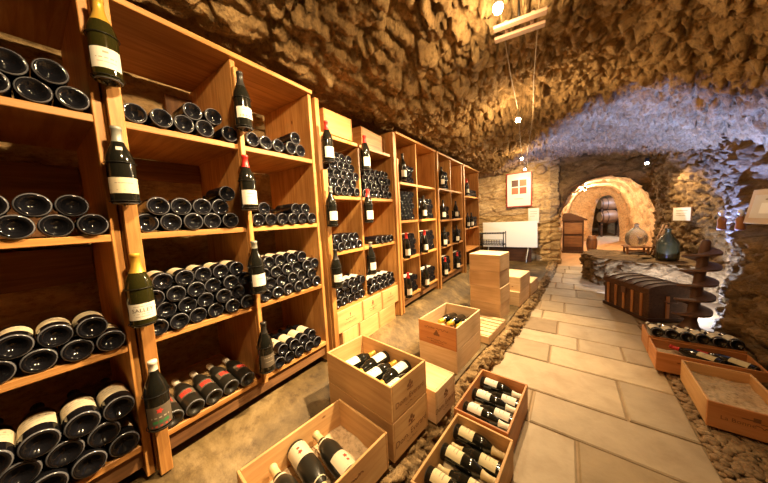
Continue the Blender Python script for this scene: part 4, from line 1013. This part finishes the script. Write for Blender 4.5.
# ------------------------------------------------------------------ ceiling lights
WARM = (1.0, .71, .37)
def lamp_light(kind, parent, loc, energy, color=WARM, target=None, size=.03, angle=100, blend=.7):
    l = bpy.data.lights.new('lamp', kind); l.energy = energy; l.color = color
    if kind in ('POINT', 'SPOT'): l.shadow_soft_size = size
    if kind == 'SPOT': l.spot_size = math.radians(angle); l.spot_blend = blend
    o = bpy.data.objects.new('lamp', l); link(o, parent); o.location = loc
    if target is not None:
        d = Vector(target) - (Vector(loc) + (parent.location if parent else Vector()))
        o.rotation_euler = d.to_track_quat('-Z', 'Y').to_euler()
    return o
def spotlight(label, loc, targets, spot=40, fill=6, angle=110, top=None, color=WARM):
    t = thing('spotlight', label, 'spotlight', loc, 0, 'halogen spotlights on the cable run')
    b = MB(); b.lathe([(0, -.036), (.018, -.030), (.027, -.008), (.02, .010), (0, .014)], 14); b.build('bulb', M['bulb'], t)
    h = MB(); h.lathe([(.006, .10), (.012, .06), (.024, .02), (.027, .004), (.025, .004), (.02, .02), (.008, .06)], 14); h.build('shade', M['chrome'], t)
    s = MB(); s.tube([(0, 0, .10), (0, 0, (top or loc[2] + .18) - loc[2])], .003, 5); s.build('stem', M['iron'], t)
    for k, tg in enumerate(targets): lamp_light('SPOT', t, (0, 0, -.045), spot[k] if isinstance(spot, tuple) else spot, color, tg, .035, angle, .8)
    if fill: lamp_light('POINT', t, (0, 0, -.06), fill, color, None, .05)
    return t
CAB = [(1.17, .2, 2.53), (1.17, 1.6, 2.53), (1.11, 2.5, 2.50), (1.07, 3.3, 2.50), (.95, 4.6, 2.49), (.86, 5.66, 2.48), (.78, 7.3, 2.44)]
CAB2 = [(1.36, .2, 2.50), (1.36, 1.7, 2.50), (1.27, 2.6, 2.48), (1.20, 3.5, 2.47), (1.05, 4.8, 2.46), (.93, 5.8, 2.45), (.82, 7.3, 2.42)]
for pts, lb in ((CAB, 'left cable of the pair carrying the ceiling spotlights'), (CAB2, 'right cable of the pair running along the ceiling')):
    m = MB(); m.tube(pts, .0035, 6); tag(m.build('lighting_cable', M['cable']), lb, 'cable')
spotlight('bright halogen spotlight at the top edge of the photo', (1.17, 1.6, 2.48), [(.0, 1.15, 1.35), (.9, 1.4, 0)], (400, 70), 22, 84)
spotlight('halogen spotlight over the middle of the path', (1.07, 3.3, 2.40), [(.65, 3.1, .8), (.0, 2.3, 1.2)], (280, 270), 22, 92)
spotlight('halogen spotlight on the cable before the rear wall', (.86, 5.66, 2.40), [(.5, 7.4, 1.0), (.0, 4.3, 1.0)], (180, 210), 12, 105)
spotlight('halogen spotlight above the red framed poster', (.78, 7.0, 2.38), [(.55, 7.5, 1.4)], 14, 3, 110)
spotlight('halogen spotlight of the cable run nearest the viewer', (1.17, .45, 2.50), [(.0, .55, 1.5), (.8, .6, 0)], (105, 18), 11, 112)
fit = thing('ceiling_fitting', 'brown slatted fitting hung under the rock ceiling', 'fitting', (1.245, 1.84, 2.47), .12)
for y in (-.055, .055): boxpart('slat', M['fit'], fit, -.14, .14, y - .022, y + .022, 0, .018)
for x in (-.08, .06): boxpart('bracket', M['fit'], fit, x, x + .02, -.06, .06, .0185, .035)
m = MB(); m.tube([(0, 0, .035), (0, 0, .2)], .005, 6); m.build('hanger', M['iron'], fit)
# tunnel lamps, cool lamps and recess lamps
def small_lamp(label, loc, energy, color, target=None, angle=120, size=.03, bulb=True):
    t = thing('spotlight', label, 'spotlight', loc, 0)
    if bulb:
        b = MB(); b.lathe([(0, -.03), (.02, -.024), (.028, -.006), (.02, .012), (0, .016)], 14); b.build('bulb', M['bulb'], t)
    h = MB(); h.lathe([(0, .08), (.03, .08), (.034, .02), (.030, .006)], 14); h.build('shade', M['iron'], t)
    lamp_light('SPOT' if target else 'POINT', t, (0, 0, -.06), energy, color, target, size, angle, .7); return t
small_lamp('glowing lamp under the tunnel ceiling, nearer of two', (1.95, 8.9, 1.96), 75, (1, .78, .50))
small_lamp('glowing lamp under the tunnel ceiling, farther of two', (2.2, 11.2, 2.0), 85, (1, .78, .50))
small_lamp('cool white lamp in the far barrel chamber', (3.9, 14.6, 1.9), 130, (.62, .75, 1.0))
ul = thing('floor_lamp', 'small cool white lamp on the ground hidden behind the trunk', 'lamp', (2.62, 4.62, .0))
m = MB(); m.lathe([(0, 0), (.04, 0), (.04, .02), (.025, .05), (0, .05)], 14); m.build('base', M['iron'], ul)
m = MB(); m.lathe([(0, .05), (.02, .055), (.022, .075), (0, .09)], 12); m.build('bulb', M['cool_bulb'], ul)
lamp_light('POINT', ul, (0, 0, .12), 100, (.56, .69, 1.0), None, .02)
lamp_light('SPOT', ul, (0, 0, .13), 800, (.11, .24, 1.0), (2.25, 4.78, 2.3), .02, 98, .4)
small_lamp('small warm spotlight high on the right rear rock', (2.72, 6.35, 2.10), 80, (1, .74, .42), (3.15, 6.2, .9), 120)

w = bpy.data.worlds.new('world'); scn.world = w; w.use_nodes = True
w.node_tree.nodes['Background'].inputs[0].default_value = (.9, .6, .35, 1); w.node_tree.nodes['Background'].inputs[1].default_value = .05
scn.view_settings.view_transform = 'Standard'; scn.view_settings.look = 'None'; scn.view_settings.gamma = 1.0
scn.view_settings.exposure = 0.7; scn.view_settings.use_curve_mapping = False
scn.cycles.use_denoising = True
scn.cycles.max_bounces = 8; scn.cycles.diffuse_bounces = 5; scn.cycles.sample_clamp_indirect = 6.0
print('BOTTLES', n_bottle[0])
